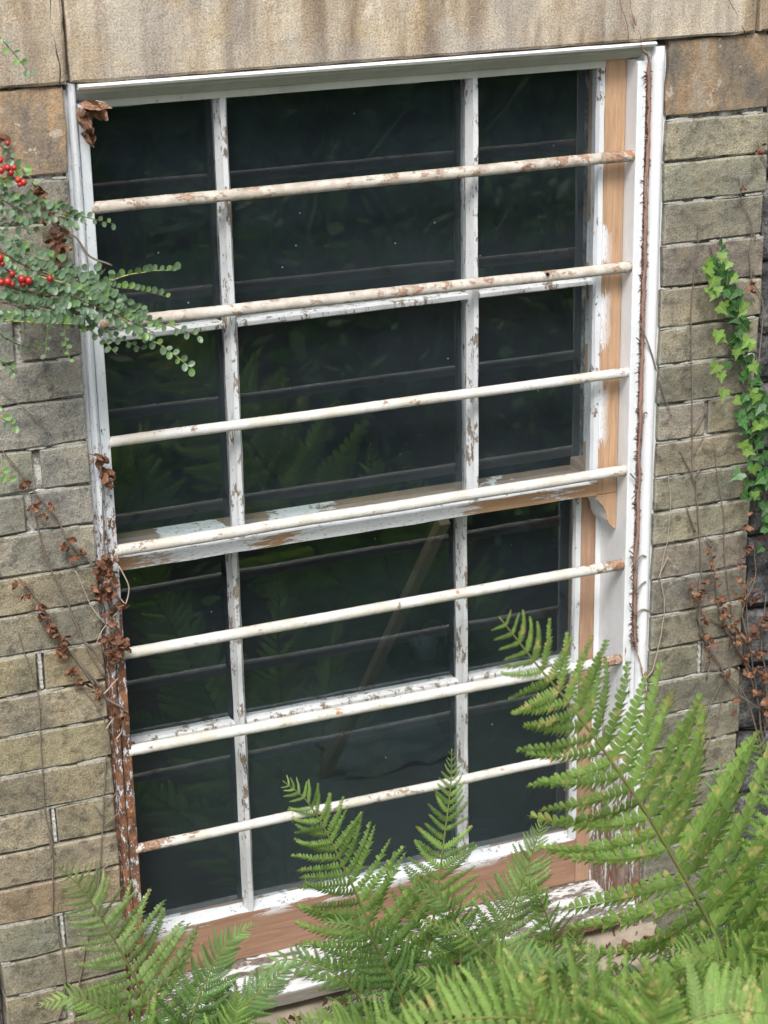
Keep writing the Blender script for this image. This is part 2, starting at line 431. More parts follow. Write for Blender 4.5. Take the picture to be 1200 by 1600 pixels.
WHITE = (.80, .82, .85)
M = dict(
    brick=m_brick(), lintel=m_lintel(), block=m_block(), mortar=m_mortar(), rubble=m_rubble(),
    jamb_r=m_paint('white jamb paint', WHITE, .6, (.34, .26, .22), zr=(-.9, -1.55, .66, .45), sx=(1.6, 1.6, .28), dirt=.22, rust=(.24, .10, .05)),
    jamb_l=m_paint('rust stained jamb paint', (.66, .70, .74), .6, (.20, .10, .065), zr=(-.36, -.92, .61, .445), sx=(2, 2, .8), dirt=.45, scale=64, rust=(.30, .13, .06)),
    head=m_paint('shade grey head paint', (.55, .57, .50), .72, (.3, .25, .2), dirt=.35),  # greenish grey carries the shade below the lintel in the paint colour
    headbead=m_paint('white head bead paint', (.80, .81, .80), .68, (.3, .25, .2), dirt=.3),
    sashw=m_paint('flaking sash paint', (.66, .68, .70), .55, (.34, .27, .21), sx=(1.2, 1.2, .5), dirt=.42),
    putty=m_paint('white putty paint', (.72, .75, .79), .585, (.33, .24, .18), sx=(1, 1, .6), dirt=.25),
    sill=m_paint('peeling sill paint', (.76, .78, .80), .50, (.26, .22, .19), sx=(.35, 1, 1), dirt=.4, dark=(.12, .10, .08)),
    bar=m_bar(), glass=m_glass(),
    rail=m_wood('stripped meeting rail', (.47, .29, .17), [(-.1, 0), (.085, 1), (.112, 0), (.125, 1), (.30, .0), (.36, 1), (.725, 0), (.895, 1), (.915, 0), (1.2, 0)], 'x'),
    stile=m_wood('stripped sash stile', (.50, .32, .20), [(-2, 0), (-.62, 1), (-.50, 0), (-.42, 1), (-.335, 0), (-.27, 1), (-.20, 0), (.3, 0)], 'z', streak=(0, 1.012, .992, .03)),
    stile_low=m_wood('lower sash stile wood', (.44, .28, .19), None, 'z'),
    toprail=m_wood('lower sash top rail wood', (.30, .21, .15), [(-.1, 0), (.16, 1), (.24, 0), (.37, 1), (.47, 0), (.78, 1), (.81, 0), (1.2, 0)], 'x'),
    botrail=m_wood('bottom rail wood', (.35, .205, .14), [(-.1, 0), (.08, 1), (.16, 0), (.30, 1), (.36, 0), (.44, 1), (.62, 0), (.70, 1), (.80, 0), (1.2, 0)], 'x', streak=(2, -1.525, -1.508, .03)),
    greywood=m_wood('weathered sill wood', (.30, .27, .25), None, 'x'),
    brownwood=m_paint('brown flaking sill nose', (.55, .53, .5), .42, (.22, .12, .09), sx=(.5, 1, 1), dirt=.5),
    inner=m_plain('inside sash paint', (.62, .64, .62), .6, .15),
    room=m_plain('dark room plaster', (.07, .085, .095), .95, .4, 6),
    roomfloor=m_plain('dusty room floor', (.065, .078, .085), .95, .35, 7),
    plank=m_plain('old plank', (.19, .135, .105), .8, .3, 20),
    bluepot=m_plain('blue grey pail', (.13, .16, .21), .5, .2, 20),
    stone_sill=m_plain('stone sill', (.40, .34, .27), .9, .45, 30, .6, .005),
    soil=m_plain('damp soil', (.055, .045, .032), .95, .5, 20, .8, .02),
    fern=m_leaf('fern green', (.30, .46, .14), (.42, .42, .12), (.68, .8), trans=.38, tips=(.42, .33, .12)),
    fern_pale=m_leaf('pale fern green', (.36, .50, .21), (.46, .46, .18), (.68, .8), trans=.38, tips=(.42, .33, .12)),
    fern_dark=m_leaf('deep fern green', (.17, .30, .10), (.3, .3, .08), (.72, .8), trans=.25, tips=(.42, .33, .12)),
    fern_gold=m_leaf('yellowing fern green', (.26, .40, .11), (.60, .50, .22), (.56, .64), trans=.4, tips=(.42, .33, .12)),
    rachis=m_plain('fern stalk', (.20, .22, .07), .6, .3),
    rachis_b=m_plain('brown fern stalk', (.20, .14, .06), .6, .3),
    coto=m_leaf('cotoneaster leaf', (.075, .17, .085), None, trans=.15, gloss=.5, rough=.4, under=(.13, .21, .12)),
    coto_new=m_leaf('young cotoneaster leaf', (.20, .34, .12), None, trans=.3, gloss=.5, rough=.4),
    twig=m_plain('twig', (.16, .11, .07), .8, .4), twig_new=m_plain('young twig', (.34, .36, .13), .6, .3),
    berry=m_leaf('red berry', (.42, .025, .02), (.25, .02, .02), (.5, .6), trans=0, gloss=.6, rough=.3, var=.35),
    ivy=m_leaf('ivy leaf', (.06, .16, .045), None, rib=(.25, .34, .16), trans=.2, gloss=.5, rough=.4, var=.4),
    ivy_new=m_leaf('young ivy leaf', (.22, .37, .08), None, rib=(.42, .50, .25), trans=.35, gloss=.4, rough=.45, var=.25),
    dead=m_leaf('dead leaf', (.21, .105, .07), (.40, .23, .14), (.5, .65), trans=.15, gloss=.15, rough=.8, var=.4),
    dead_grey=m_leaf('dry curled leaf', (.27, .15, .105), (.50, .33, .22), (.48, .62), trans=.15, gloss=.15, rough=.8),
    stem=m_plain('bare vine stem', (.20, .16, .13), .9, .35), stem_pale=m_plain('pale vine stem', (.42, .36, .29), .9, .25),
    hair=m_plain('root hair', (.13, .075, .06), .95),
    stem_red=m_plain('hairy ivy stem', (.30, .18, .14), .95, .4, 120, .6),
    under=m_leaf('undergrowth leaf', (.10, .20, .07), (.22, .32, .10), (.5, .62), trans=.3),
)

# ================================================================ SETTING
def ground_h(x, y):
    t = min(1, max(0, (-y - .25) / 2.6))
    h = -1.86 + .85 * (t * t * (3 - 2 * t))
    if y < -3.6: h += min(2.2, (-y - 3.6) * .45)
    return h + .03 * noise.noise(Vector((x * 2, y * 2, 0)))


g = MB()
xs = [-60, -20, -8, -4] + [-3 + .25 * i for i in range(30)] + [5, 9, 20, 60]
ys = [.06, -.1, -.25] + [-.25 - .2 * i for i in range(1, 32)] + [-8, -12, -25, -60]
for y in ys:
    for x in xs: g.v.append(Vector((x, y, ground_h(x, y))))
nx = len(xs)
for j in range(len(ys) - 1):
    for i in range(nx - 1): g.f.append((j * nx + i, j * nx + i + 1, (j + 1) * nx + i + 1, (j + 1) * nx + i))
tag(g.build('ground', M['soil'], smooth=True), kind='structure')

# room behind the window
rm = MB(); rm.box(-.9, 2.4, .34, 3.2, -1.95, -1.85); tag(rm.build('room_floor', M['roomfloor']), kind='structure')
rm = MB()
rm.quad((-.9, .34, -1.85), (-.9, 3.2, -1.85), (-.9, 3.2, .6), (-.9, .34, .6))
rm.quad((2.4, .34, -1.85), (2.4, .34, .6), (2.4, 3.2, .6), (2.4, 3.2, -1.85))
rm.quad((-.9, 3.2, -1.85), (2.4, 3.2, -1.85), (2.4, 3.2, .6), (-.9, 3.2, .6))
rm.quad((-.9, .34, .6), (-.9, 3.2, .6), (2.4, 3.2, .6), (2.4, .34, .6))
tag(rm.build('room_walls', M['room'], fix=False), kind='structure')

# ================================================================ STONE WALL
wall = empty('brick_wall', (.54, .1, -1.86), 'weathered wall of long flat bricks under a big sandstone lintel round the window', 'wall')
mb = MB()
# body of the wall (mortar) round the opening
mb.box(-.232, -.012, .012, .34, -2.1, .149)
mb.box(1.100, 1.298, .012, .34, -2.1, .149)
mb.box(-3.2, -.236, .05, .34, -2.1, 1.2)
mb.box(1.302, 4.2, .05, .34, -2.1, 1.2)
mb.box(-.234, 1.30, .012, .34, .152, 1.2)
mb.box(-.010, 1.098, .19, .34, -2.1, -1.62)
mb.build('mortar', M['mortar'], wall)


def stone(name, x0, x1, z0, z1, yf, depth, mat, seed, color=None, rough=.0025, rr=.0028, cell=.022, lump=.0018, edge=.0024):
    nx_ = max(3, int((x1 - x0) / cell)); nz_ = max(3, int((z1 - z0) / cell))
    s = MB(); b0 = 0; idx = {}
    for j in range(nz_ + 1):
        for i in range(nx_ + 1):
            u = i / nx_; w = j / nz_
            x = x0 + (x1 - x0) * u; z = z0 + (z1 - z0) * w
            if i == 1: x = x0 + rr
            if i == nx_ - 1: x = x1 - rr
            if j == 1: z = z0 + rr
            if j == nz_ - 1: z = z1 - rr
            bd = i in (0, nx_) or j in (0, nz_)
            q = Vector((x * 30, z * 30, seed * 3.7))
            ex = noise.noise(q * .9) * edge * 1.6; ez = noise.noise(q + Vector((9, 9, 9))) * edge * 1.6
            if 0 < i < nx_: ex *= .3
            if 0 < j < nz_: ez *= .3
            y = yf + noise.noise(Vector((x * 14, z * 14, seed))) * lump + noise.noise(q * 2) * rough * .4
            cd_ = min(math.hypot(x - cx_, z - cz_) for cx_ in (x0, x1) for cz_ in (z0, z1))
            ch = max(0, .016 - cd_) * (.25 + .75 * abs(noise.noise(Vector((round(x * 8), round(z * 12), seed)))))
            if ch > 0:
                y += ch * .35
                ex += (1 if x < (x0 + x1) / 2 else -1) * ch * .3; ez += (1 if z < (z0 + z1) / 2 else -1) * ch * .3
            if bd: y += rr * .6 + abs(noise.noise(q * 1.7)) * .004
            idx[i, j] = len(s.v); s.v.append(Vector((x + ex, y, z + ez)))
    for j in range(nz_):
        for i in range(nx_): s.f.append((idx[i, j], idx[i + 1, j], idx[i + 1, j + 1], idx[i, j + 1]))
    loop = [idx[i, 0] for i in range(nx_)] + [idx[nx_, j] for j in range(nz_)] + [idx[i, nz_] for i in range(nx_, 0, -1)] + [idx[0, j] for j in range(nz_, 0, -1)]
    back = []
    for k in loop:
        v = s.v[k]; back.append(len(s.v)); s.v.append(Vector((v.x, yf + depth, v.z)))
    for a in range(len(loop)):
        b = (a + 1) % len(loop); s.f.append((loop[b], loop[a], back[a], back[b]))
    return s.build(name, mat, wall, smooth=False, fix=False, color=color)


def hue(c, r):
    k = r.uniform(.86, 1.16); return (c[0] * k * r.uniform(.96, 1.05), c[1] * k, c[2] * k * r.uniform(.92, 1.06), 1)


# lintel course: left stone, long lintel, right stone
M['crack'] = m_plain('dark crack gap', (.05, .04, .035), .95)  # darkness inside the open cracks put into the colour
for a, b, sd_ in ((-1.05, .001, 1), (.0055, 1.266, 2), (1.272, 2.3, 3)):
    stone('lintel_stone', a, b, .149, .56, -.009, .30 if sd_ == 2 else .06, M['lintel'], sd_, rr=.005, cell=.022, lump=.002, edge=.0014)
    stone('lintel_stone', a - .02 * sd_, b, .566, .98, -.012, .06, M['lintel'], sd_ + 5, rr=.006, cell=.05)
# big corner blocks directly under the lintel
stone('corner_block', -.236, -.0045, .006, .145, -.001, .09, M['block'], 11, (1.25, 1.15, 1.1, 1), cell=.02)
stone('corner_block', 1.092, 1.304, .010, .145, .001, .09, M['block'], 12, (.95, .9, .88, 1), cell=.02)
# courses, from the measured joints
Ls = [265, 343, 418, 488, 557, 620, 690, 756, 818, 882, 941, 1002, 1063, 1123, 1183, 1242, 1300, 1353, 1408, 1465, 1518]
Rs = [187, 255, 318, 385, 452, 515, 573, 635, 693, 748, 803, 855, 910, 965, 1018, 1070]
zl = []
for y in Ls:
    z = 0
    x = 110
    for _ in range(6):
        P = at(x, y, 0); x = x + ((-.004 - P.x) * F / 3.4)
    zl.append(at(x, y, 0).z)
zr_ = []
for y in Rs:
    x = 1030
    for _ in range(6):
        P = at(x, y, 0); x = x + ((1.092 - P.x) * F / 3.6)
    zr_.append(at(x, y, 0).z)
zl[0] = 0.0; zr_[0] = .004
while zl[-1] > -2.0: zl.append(zl[-1] - .0755)
while zr_[-1] > -2.0: zr_.append(zr_[-1] - .0755)
GREY, OCH, RED = (.27, .265, .235), (.30, .265, .195), (.29, .225, .165)
lj = {3: -.110, 6: -.095, 7: -.116, 11: -.119, 15: -.118, 18: -.119, 20: -.118, 22: -.1}
r = random.Random(3)
for k in range(len(zl) - 1):
    z1, z0 = zl[k] - .0022, zl[k + 1] + .0022
    f_ = min(1, max(0, (k - 7) / 5 + r.uniform(-.3, .3))); c = tuple(a_ + (b_ - a_) * f_ for a_, b_ in zip(GREY, OCH))
    if k in (17,): c = RED
    if k in (18, 19): c = (.30, .28, .22)
    xs_ = [-.236, -.0045]
    if k in lj: xs_ = [-.236, lj[k], -.0045]
    for a in range(len(xs_) - 1):
        x0 = xs_[a] + (.006 if a else 0); x1 = xs_[a + 1] - (.005 if a == 0 and len(xs_) > 2 else 0)
        stone('brick', x0, x1, z0, z1, r.uniform(-.0015, .0015), .08, M['brick'], 20 + k + a * 40, hue(c, r))
rj = {7: 1.195, 14: 1.20, 18: 1.19}
for k in range(len(zr_) - 1):
    z1, z0 = zr_[k] - .0025, zr_[k + 1] + .0025
    c = (.32, .31, .24) if k < 2 else ((.30, .275, .21) if k in (8,) else (.265, .25, .205))
    xe = 1.304 + r.uniform(-.004, .004)
    xs_ = [1.092, xe] if k not in rj else [1.092, rj[k], xe]
    for a in range(len(xs_) - 1):
        x0 = xs_[a] + (.009 if a else 0); x1 = xs_[a + 1]
        stone('brick', x0, x1, z0, z1, r.uniform(-.0015, .002), .08, M['brick'], 120 + k + a * 40, hue(c, r))
# mortar strips of broken pointing on the joints (real ridges)
def pointing(zs, x0, x1, seed):
    """crumbs of lime mortar left in the joints, ragged and broken"""
    for k, z in enumerate(zs):
        rr_ = random.Random(seed + k); s = MB(); x = x0; dens = rr_.choice((.25, .5, .75, .9))
        while x < x1 - .01:
            ln = rr_.uniform(.012, .07)
            if rr_.random() < dens:
                xe = min(x + ln, x1); n_ = max(3, int((xe - x) / .0035)); b0 = len(s.v)
                for i in range(n_ + 1):
                    xx = x + (xe - x) * i / n_; w = (.0021 + .0018 * noise.noise(Vector((xx * 160, z * 9, 3)))) * min(1, 4 * min(i, n_ - i) / n_ + .15)
                    zc = z - .0012 + .0012 * noise.noise(Vector((xx * 45, z * 9, 0))); yy = .0022 + .0012 * noise.noise(Vector((xx * 110, z, 7)))
                    s.v += [Vector((xx, yy + .006, zc + w)), Vector((xx, yy, zc + w * .8)), Vector((xx, yy + .0006, zc - w * .8)), Vector((xx, yy + .006, zc - w))]
                for i in range(n_):
                    for j in range(3): q = b0 + i * 4 + j; s.f.append((q, q + 4, q + 5, q + 1))
            x += ln * rr_.uniform(.8, 1.6)
        if s.v: s.build('pointing', M['pointing'], wall, fix=False)


M['pointing'] = m_plain('pale lime pointing', (.50, .49, .46), .95, .7, 130, .6, .003)
pointing(zl[:21], -.235, -.008, 50)
pointing(zr_[:18], 1.093, 1.30, 90)
# lime mortar standing in some upright joints, ragged
for z_i, xj, zs, hw in ((11, -.1185, zl, .0034), (15, -.1175, zl, .0032), (18, -.1185, zl, .0028), (14, 1.2045, zr_, .003)):
    s = MB(); n_ = 18; za, zb = zs[z_i] - .004, zs[z_i + 1] + .004
    for i in range(n_ + 1):
        z = za + (zb - za) * i / n_; w1 = hw * (1 + .8 * noise.noise(Vector((z * 130, 3, z_i)))); w2 = hw * (1 + .8 * noise.noise(Vector((z * 130, 9, z_i)))); yy = .003 + .002 * noise.noise(Vector((z * 160, 1, z_i)))
        s.v += [Vector((xj - w1, yy + .007, z)), Vector((xj - w1 * .8, yy, z)), Vector((xj + w2 * .8, yy, z)), Vector((xj + w2, yy + .007, z))]
    for i in range(n_):
        for j in range(3): q = i * 4 + j; s.f.append((q, q + 1, q + 5, q + 4))
    s.build('pointing', M['pointing'], wall, fix=True)
for pts in ([(96, -20), (99, 40), (104, 90), (109, 131)], [(78, -20), (80, 30), (86, 70), (92, 100), (93, 133)], [(1140, 0), (1150, 20), (1166, 60)]):
    Q = pxline(pts, -.0085, 8, .003, 3); s = MB(); s.tube(Q, [.0009 + .0005 * noise.noise(q * 90) for q in Q], 4); s.build('crack', M['crack'], wall)
# rough darker walling beyond the dressed edges
r = random.Random(9)
for x_a, x_b, sd_ in ((1.312, 2.6, 1), (-1.6, -.243, 2)):
    z = -2.0; row = 0
    while z < .13:
        h = min(r.uniform(.09, .17), .145 - z)
        if h < .03: break
        x = x_a
        while x < x_b - .02:
            w_ = min(r.uniform(.12, .30), x_b - x)
            stone('rubble_stone', x + .004, x + w_ - .004, z + .004, z + h - .004, .016 + r.uniform(-.008, .01), .05, M['rubble'], row * 7 + x, rough=.012, rr=.012, cell=.03, lump=.012, edge=.006)
            x += w_
        z += h; row += 1

# stone sill
s_o = MB(); s_o.sweep([(-.10, -1.80), (-.105, -1.685), (-.09, -1.672), (.155, -1.655), (.155, -1.80)], 'x', -.04, 1.12, 30, .006, 4)
s_o.build('stone_sill', M['stone_sill'], wall, smooth=False, bevel=.004)

# ================================================================ WINDOW
win = empty('sash_window', (.535, .05, -1.65), 'tall white sash window with flaking paint, dark panes and seven iron bars across', 'window')
ZT, ZB = .149, -1.655
# outer frame: left jamb, right jamb (front strips, groove, round bead)
s = MB(); s.box(.018, .035, .010, .19, ZB + .03, .112); s.box(-.008, .018, .016, .19, ZB, .136)
s.build('jamb', M['jamb_l'], win, bevel=.002)
s = MB(); P = [(.0100 + .0070 * math.cos(R(a)), .012 - .012 * math.sin(R(a))) for a in range(0, 181, 20)] + [(.002, .02), (.018, .02)]
s.sweep(P, 'z', ZB, .148, 60, .0012, 2); s.build('staff_bead', M['jamb_l'], win, smooth=False)
s = MB(); s.box(1.033, 1.051, .006, .19, ZB + .02, .112); s.box(1.051, 1.098, .014, .19, ZB, .136)
s.build('jamb', M['jamb_r'], win, bevel=.002)
s = MB(); P = [(1.0755 + .0125 * math.cos(R(a)), .014 - .016 * math.sin(R(a))) for a in range(0, 181, 18)]
s.sweep(P, 'z', ZB - .02, .136, 60, .0012, 5); s.build('staff_bead', M['jamb_r'], win, smooth=True)
s = MB(); s.box(1.0225, 1.0335, .1110, .1142, ZB + .045, .10); s.build('parting_bead', M['jamb_r'], win, bevel=.001)
s = MB(); s.sweep([(.004, .1365), (-.007, .1385), (-.010, .143), (-.007, .1465), (.02, .1465), (.02, .1365)], 'x', .0185, 1.062, 60, .0008, 3)
s.build('head_bead', M['headbead'], win)
s = MB(); s.sweep([(.006, .1365), (.010, .1300), (.034, .1155), (.044, .1125), (.19, .1125), (.19, .1365)], 'x', .0185, 1.062, 40, .0006, 9); s.build('head_lining', M['head'], win)
# timber sill
s = MB(); s.sweep([(-.012, -1.640), (-.016, -1.615), (-.010, -1.610), (.114, -1.6075), (.18, -1.607), (.18, -1.652), (.02, -1.652), (.012, -1.640)], 'x', .0, 1.07, 60, .0022, 8)
s.build('timber_sill', M['sill'], win)
s = MB(); s.sweep([(-.0205, -1.639), (-.021, -1.618), (-.0175, -1.618), (-.0175, -1.639)], 'x', .60, 1.03, 20, .001, 8); s.build('sill_nose', M['brownwood'], win)
s = MB(); s.sweep([(-.0205, -1.639), (-.021, -1.616), (-.0175, -1.616), (-.0175, -1.639)], 'x', .02, .598, 20, .001, 8); s.build('sill_nose', M['greywood'], win)


def gbar_v(parent, x, z0, z1, YF, YG, YB, seed, name='glazing_bar'):
    s = MB(); w = .0122
    pr = [(x - .004, YF), (x + .004, YF), (x + .0065, YF + .006), (x + w, YF + .018), (x + .009, YF + .021), (x + .004, YB), (x - .003, YB), (x - .009, YF + .021), (x - w, YF + .018), (x - .0065, YF + .006)]
    s.sweep(pr, 'z', z0, z1, max(8, int((z1 - z0) / .012)), .0016, seed); return s.build(name, M['sashw'], parent)


def gbar_h(parent, z, x0, x1, YF, YG, YB, seed, name='glazing_bar'):
    s = MB(); YF += .008
    pr = [(YF, z + .003), (YF, z - .004), (YF + .004, z - .0065), (YF + .014, z - .0085), (YF + .018, z - .006), (YB, z - .004), (YB, z + .001), (YF + .018, z + .003), (YF + .014, z + .006), (YF + .004, z + .005)]
    s.sweep(pr, 'x', x0, x1, max(8, int((x1 - x0) / .012)), .0014, seed); return s.build(name, M['sashw'], parent)


def putty(parent, kind, a, b, e_out, e_in, YF, YG, seed):
    """bevel of putty along a frame edge: e_out on the timber, e_in on the glass"""
    s = MB()
    if kind == 'z': pr = [(e_out, YF + .001), (e_in, YG - .002), (e_in, YG), (e_out, YG)]
    else: pr = [(YF + .001, e_out), (YG - .002, e_in), (YG, e_in), (YG, e_out)]
    s.sweep(pr, kind, a, b, max(6, int(abs(b - a) / .012)), .0018, seed); return s.build('putty', M['putty'], parent)


def pane(parent, x0, x1, z0, z1, Y):
    s = MB(); s.quad((x0, Y, z0), (x1, Y, z0), (x1, Y, z1), (x0, Y, z1)); return s.build('pane', M['glass'], parent, fix=False)


VX = (.274, .736)
# ---- upper sash (outer)
YF, YG, YB = .046, .092, .110
s = MB(); s.box(.990, 1.0315, YF, YB, -.713, .140)
us = s.build('upper_sash', M['stile'], win, bevel=.001)
us['label'] = 'upper sash of the window, stripped orange timber stile with white putty'
s = MB(); s.box(-.010, .030, YF, YB, -.713, .140); s.build('stile', M['sashw'], us, bevel=.001)
s = MB(); s.box(.030, .990, YF, YB, .099, .140); s.build('top_rail', M['head'], us, bevel=.001)
s = MB(); s.sweep([(YF - .001, -.7135), (YF - .001, -.690), (YB, -.688), (YB, -.7135)], 'x', .030, .9895, 60, .0012, 31)
o = s.build('meeting_rail', M['rail'], us, bevel=.0008); o['label'] = 'stripped meeting rail with patches of grey primer'
def rebate(parent, x1, z0, z1, YF, YG, seed):
    s = MB(); s.sweep([(x1 - .0125, YF + .010), (x1 - .010, YF + .001), (x1, YF + .001), (x1, YG), (x1 - .002, YG)], 'z', z0, z1, int((z1 - z0) / .012), .0016, seed)
    return s.build('putty', M['putty'], parent)
rebate(us, .9895, -.688, .099, YF, YG, 1); putty(us, 'z', -.688, .099, .030, .0445, YF, YG, 2)
putty(us, 'x', .0445, .9775, .099, .0955, YF, YG, 3); putty(us, 'x', .0445, .9775, -.6895, -.686, YF, YG, 4)
for i, x in enumerate(VX): gbar_v(us, x, -.689, .099, YF + .002, YG, YB - .002, 11 + i)
for i, (a, b) in enumerate(((.035, VX[0] - .012), (VX[0] + .012, VX[1] - .012), (VX[1] + .012, .986))): gbar_h(us, -.294, a, b, YF + .003, YG, YB - .003, 21 + i)
xe = (.028, VX[0], VX[1], .9893)
for i in range(3):
    pane(us, xe[i], xe[i + 1], -.294, .100, YG); pane(us, xe[i], xe[i + 1], -.690, -.294, YG)
# sash horn (ogee)
out = [(.9895, -.714), (.990, -.723), (.996, -.731), (1.004, -.740), (1.009, -.753), (1.0115, -.767), (1.018, -.779), (1.027, -.787), (1.0312, -.788), (1.0312, -.714)]
s = MB()
for y in (YF, YB):
    for (x, z) in out: s.v.append(Vector((x, y, z)))
k = len(out)
s.f.append(tuple(range(k))); s.f.append(tuple(range(2 * k - 1, k - 1, -1)))
for i in range(k): s.f.append((i, (i + 1) % k, k + (i + 1) % k, k + i))
s.build('sash_horn', M['stile'], us)
s = MB()      # painted curved inner side of the horn
for i in range(7):
    a, b = out[i], out[i + 1]
    s.quad((a[0] - .0012, YF - .002, a[1] - .0012), (b[0] - .0012, YF - .002, b[1] - .0012), (b[0] - .0012, YB + .001, b[1] - .0012), (a[0] - .0012, YB + .001, a[1] - .0012))
s.build('horn_paint', M['jamb_r'], us, fix=False)
s = MB(); s.box(-.010, .030, YF, YB, -.765, -.714); s.build('sash_horn', M['sashw'], us, bevel=.004)

# ---- lower sash (inner)
YF, YG, YB = .115, .152, .168
LX = (.2785, .7425)
s = MB(); s.box(.9920, 1.0325, YF, YB, -1.606, -.674)
ls = s.build('lower_sash', M['stile_low'], win, bevel=.001)
ls['label'] = 'lower sash of the window set further in, bare orange timber with white putty'
s = MB(); s.box(-.010, .030, YF, YB, -1.606, -.674); s.build('stile', M['sashw'], ls, bevel=.001)
s = MB(); s.box(.030, .9915, YF, YB, -.724, -.690); o = s.build('top_rail', M['toprail'], ls, bevel=.001)
s = MB(); s.sweep([(YF + .001, -1.606), (YF + .001, -1.504), (YB, -1.503), (YB, -1.606)], 'x', .030, .9915, 50, .0008, 3)
o = s.build('bottom_rail', M['botrail'], ls, bevel=.001)
rebate(ls, .9915, -1.502, -.722, YF, YG, 5); putty(ls, 'z', -1.502, -.722, .030, .0475, YF, YG, 6)
putty(ls, 'x', .0475, .990, -1.5035, -1.4995, YF, YG, 7); putty(ls, 'x', .0475, .980, -.7225, -.726, YF, YG, 8)
for i, x in enumerate(LX): gbar_v(ls, x, -1.503, -.722, YF + .002, YG, YB - .002, 41 + i)
for i, (a, b) in enumerate(((.035, LX[0] - .012), (LX[0] + .012, LX[1] - .012), (LX[1] + .012, .988))): gbar_h(ls, -1.097, a, b, YF + .003, YG, YB - .003, 51 + i)
xe = (.028, LX[0], LX[1], .9912)
for i in range(3):
    pane(ls, xe[i], xe[i + 1], -1.097, -.722, YG); pane(ls, xe[i], xe[i + 1], -1.503, -1.097, YG)

# ---- iron security bars
BZ = [(-.059, -.057), (-.255, -.263), (-.464, -.465), (-.663, -.660), (-.861, -.854), (-1.053, -1.057), (-1.255, -1.2495)]
look = [(1, .3, .1), (.8, .3, .2), (.15, .25, .1), (.25, .1, .3), (.1, 1, .15), (.05, 1, .3), (.2, .3, 1)]
lab = ['topmost iron bar, greyest and most worn', 'second iron bar from the top, brown stained with a hole', 'third iron bar, cream flakes near its left half',
       'fourth iron bar in front of the meeting rail', 'fifth iron bar, rusted flecks at its right end', 'sixth iron bar, rusted at its right end', 'lowest iron bar, rusted at its left end']
for i, (za, zb) in enumerate(BZ):
    P = []; Rr = []
    for k in range(81):
        t = k / 80; x = .030 + 1.008 * t
        P.append((x, .018 + .0012 * noise.noise(Vector((x * 5, i, 0))), za + (zb - za) * t + .0018 * noise.noise(Vector((x * 4, i, 3)))))
        Rr.append(.0104 + .0006 * noise.noise(Vector((x * 60, i, 7))) - (.001 if i in (2, 6) else 0))
    s = MB(); s.tube(P, Rr, 14)
    o = s.build('security_bar', M['bar'], win, smooth=True, color=(*look[i], 1)); o['label'] = lab[i]
    if i == 1:
        p = at(856, 428.5, .006); s = MB(); s.tube([(p.x, .0045, p.z), (p.x, .009, p.z)], .0032, 10); s.build('bolt_hole', m_plain('dark hole', (.02, .015, .01)), o)

# ================================================================ ROOM CONTENTS
def local(name, loc, label, cat): return empty(name, loc, label, cat)
A = at(688, 825, .42); B = at(518, 1188, 1.15)
dirv = (B - A).normalized(); tz = (-1.85 - A.z) / dirv.z; B = A + dirv * tz; A2 = A - dirv * .03
s = MB(); side = Vector((1, 0, 0)); side = (side - dirv * side.dot(dirv)).normalized(); nn = dirv.cross(side)
for e in ((A2, 1), (B, 1)):
    pass
q = []
for P_ in (A2, B):
    for a, b in ((-1, -1), (1, -1), (1, 1), (-1, 1)): q.append(P_ + side * .012 * a + nn * .010 * b)
s.v = q; s.f = [(0, 1, 2, 3), (7, 6, 5, 4), (0, 4, 5, 1), (1, 5, 6, 2), (2, 6, 7, 3), (3, 7, 4, 0)]
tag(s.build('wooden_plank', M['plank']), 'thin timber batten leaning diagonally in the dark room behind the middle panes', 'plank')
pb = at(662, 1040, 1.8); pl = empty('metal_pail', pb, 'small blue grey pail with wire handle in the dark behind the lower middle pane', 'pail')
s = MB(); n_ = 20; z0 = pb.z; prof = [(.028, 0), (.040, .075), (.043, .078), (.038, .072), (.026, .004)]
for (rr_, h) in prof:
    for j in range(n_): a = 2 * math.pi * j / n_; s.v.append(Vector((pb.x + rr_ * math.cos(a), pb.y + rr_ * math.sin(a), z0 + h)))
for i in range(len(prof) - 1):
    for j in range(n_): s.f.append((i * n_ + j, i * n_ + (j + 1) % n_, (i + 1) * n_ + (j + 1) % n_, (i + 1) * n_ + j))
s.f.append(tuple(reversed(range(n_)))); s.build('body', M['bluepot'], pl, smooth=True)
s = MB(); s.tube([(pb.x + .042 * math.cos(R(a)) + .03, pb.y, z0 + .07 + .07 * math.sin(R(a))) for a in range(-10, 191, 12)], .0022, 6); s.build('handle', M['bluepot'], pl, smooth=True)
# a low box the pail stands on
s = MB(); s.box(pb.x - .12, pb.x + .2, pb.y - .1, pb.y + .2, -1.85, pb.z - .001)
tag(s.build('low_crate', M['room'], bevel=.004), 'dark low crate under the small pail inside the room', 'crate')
# torn sacking lying crumpled on the floor
s = MB(); c0 = at(650, 1165, 1.2); N = 16
for j in range(N + 1):
    for i in range(N + 1):
        x = c0.x - .22 + .34 * i / N; y = 1.15 + .3 * j / N
        s.v.append(Vector((x + .03 * noise.noise(Vector((j * .6, 0, 3))), y, -1.846 + .05 * abs(noise.noise(Vector((x * 9, y * 9, 2)))))))
for j in range(N):
    for i in range(N): a = j * (N + 1) + i; s.f.append((a, a + 1, a + N + 2, a + N + 1))
tag(s.build('torn_sack', M['room'], smooth=True), 'crumpled grey sacking on the dim floor behind the lower middle pane', 'sack')

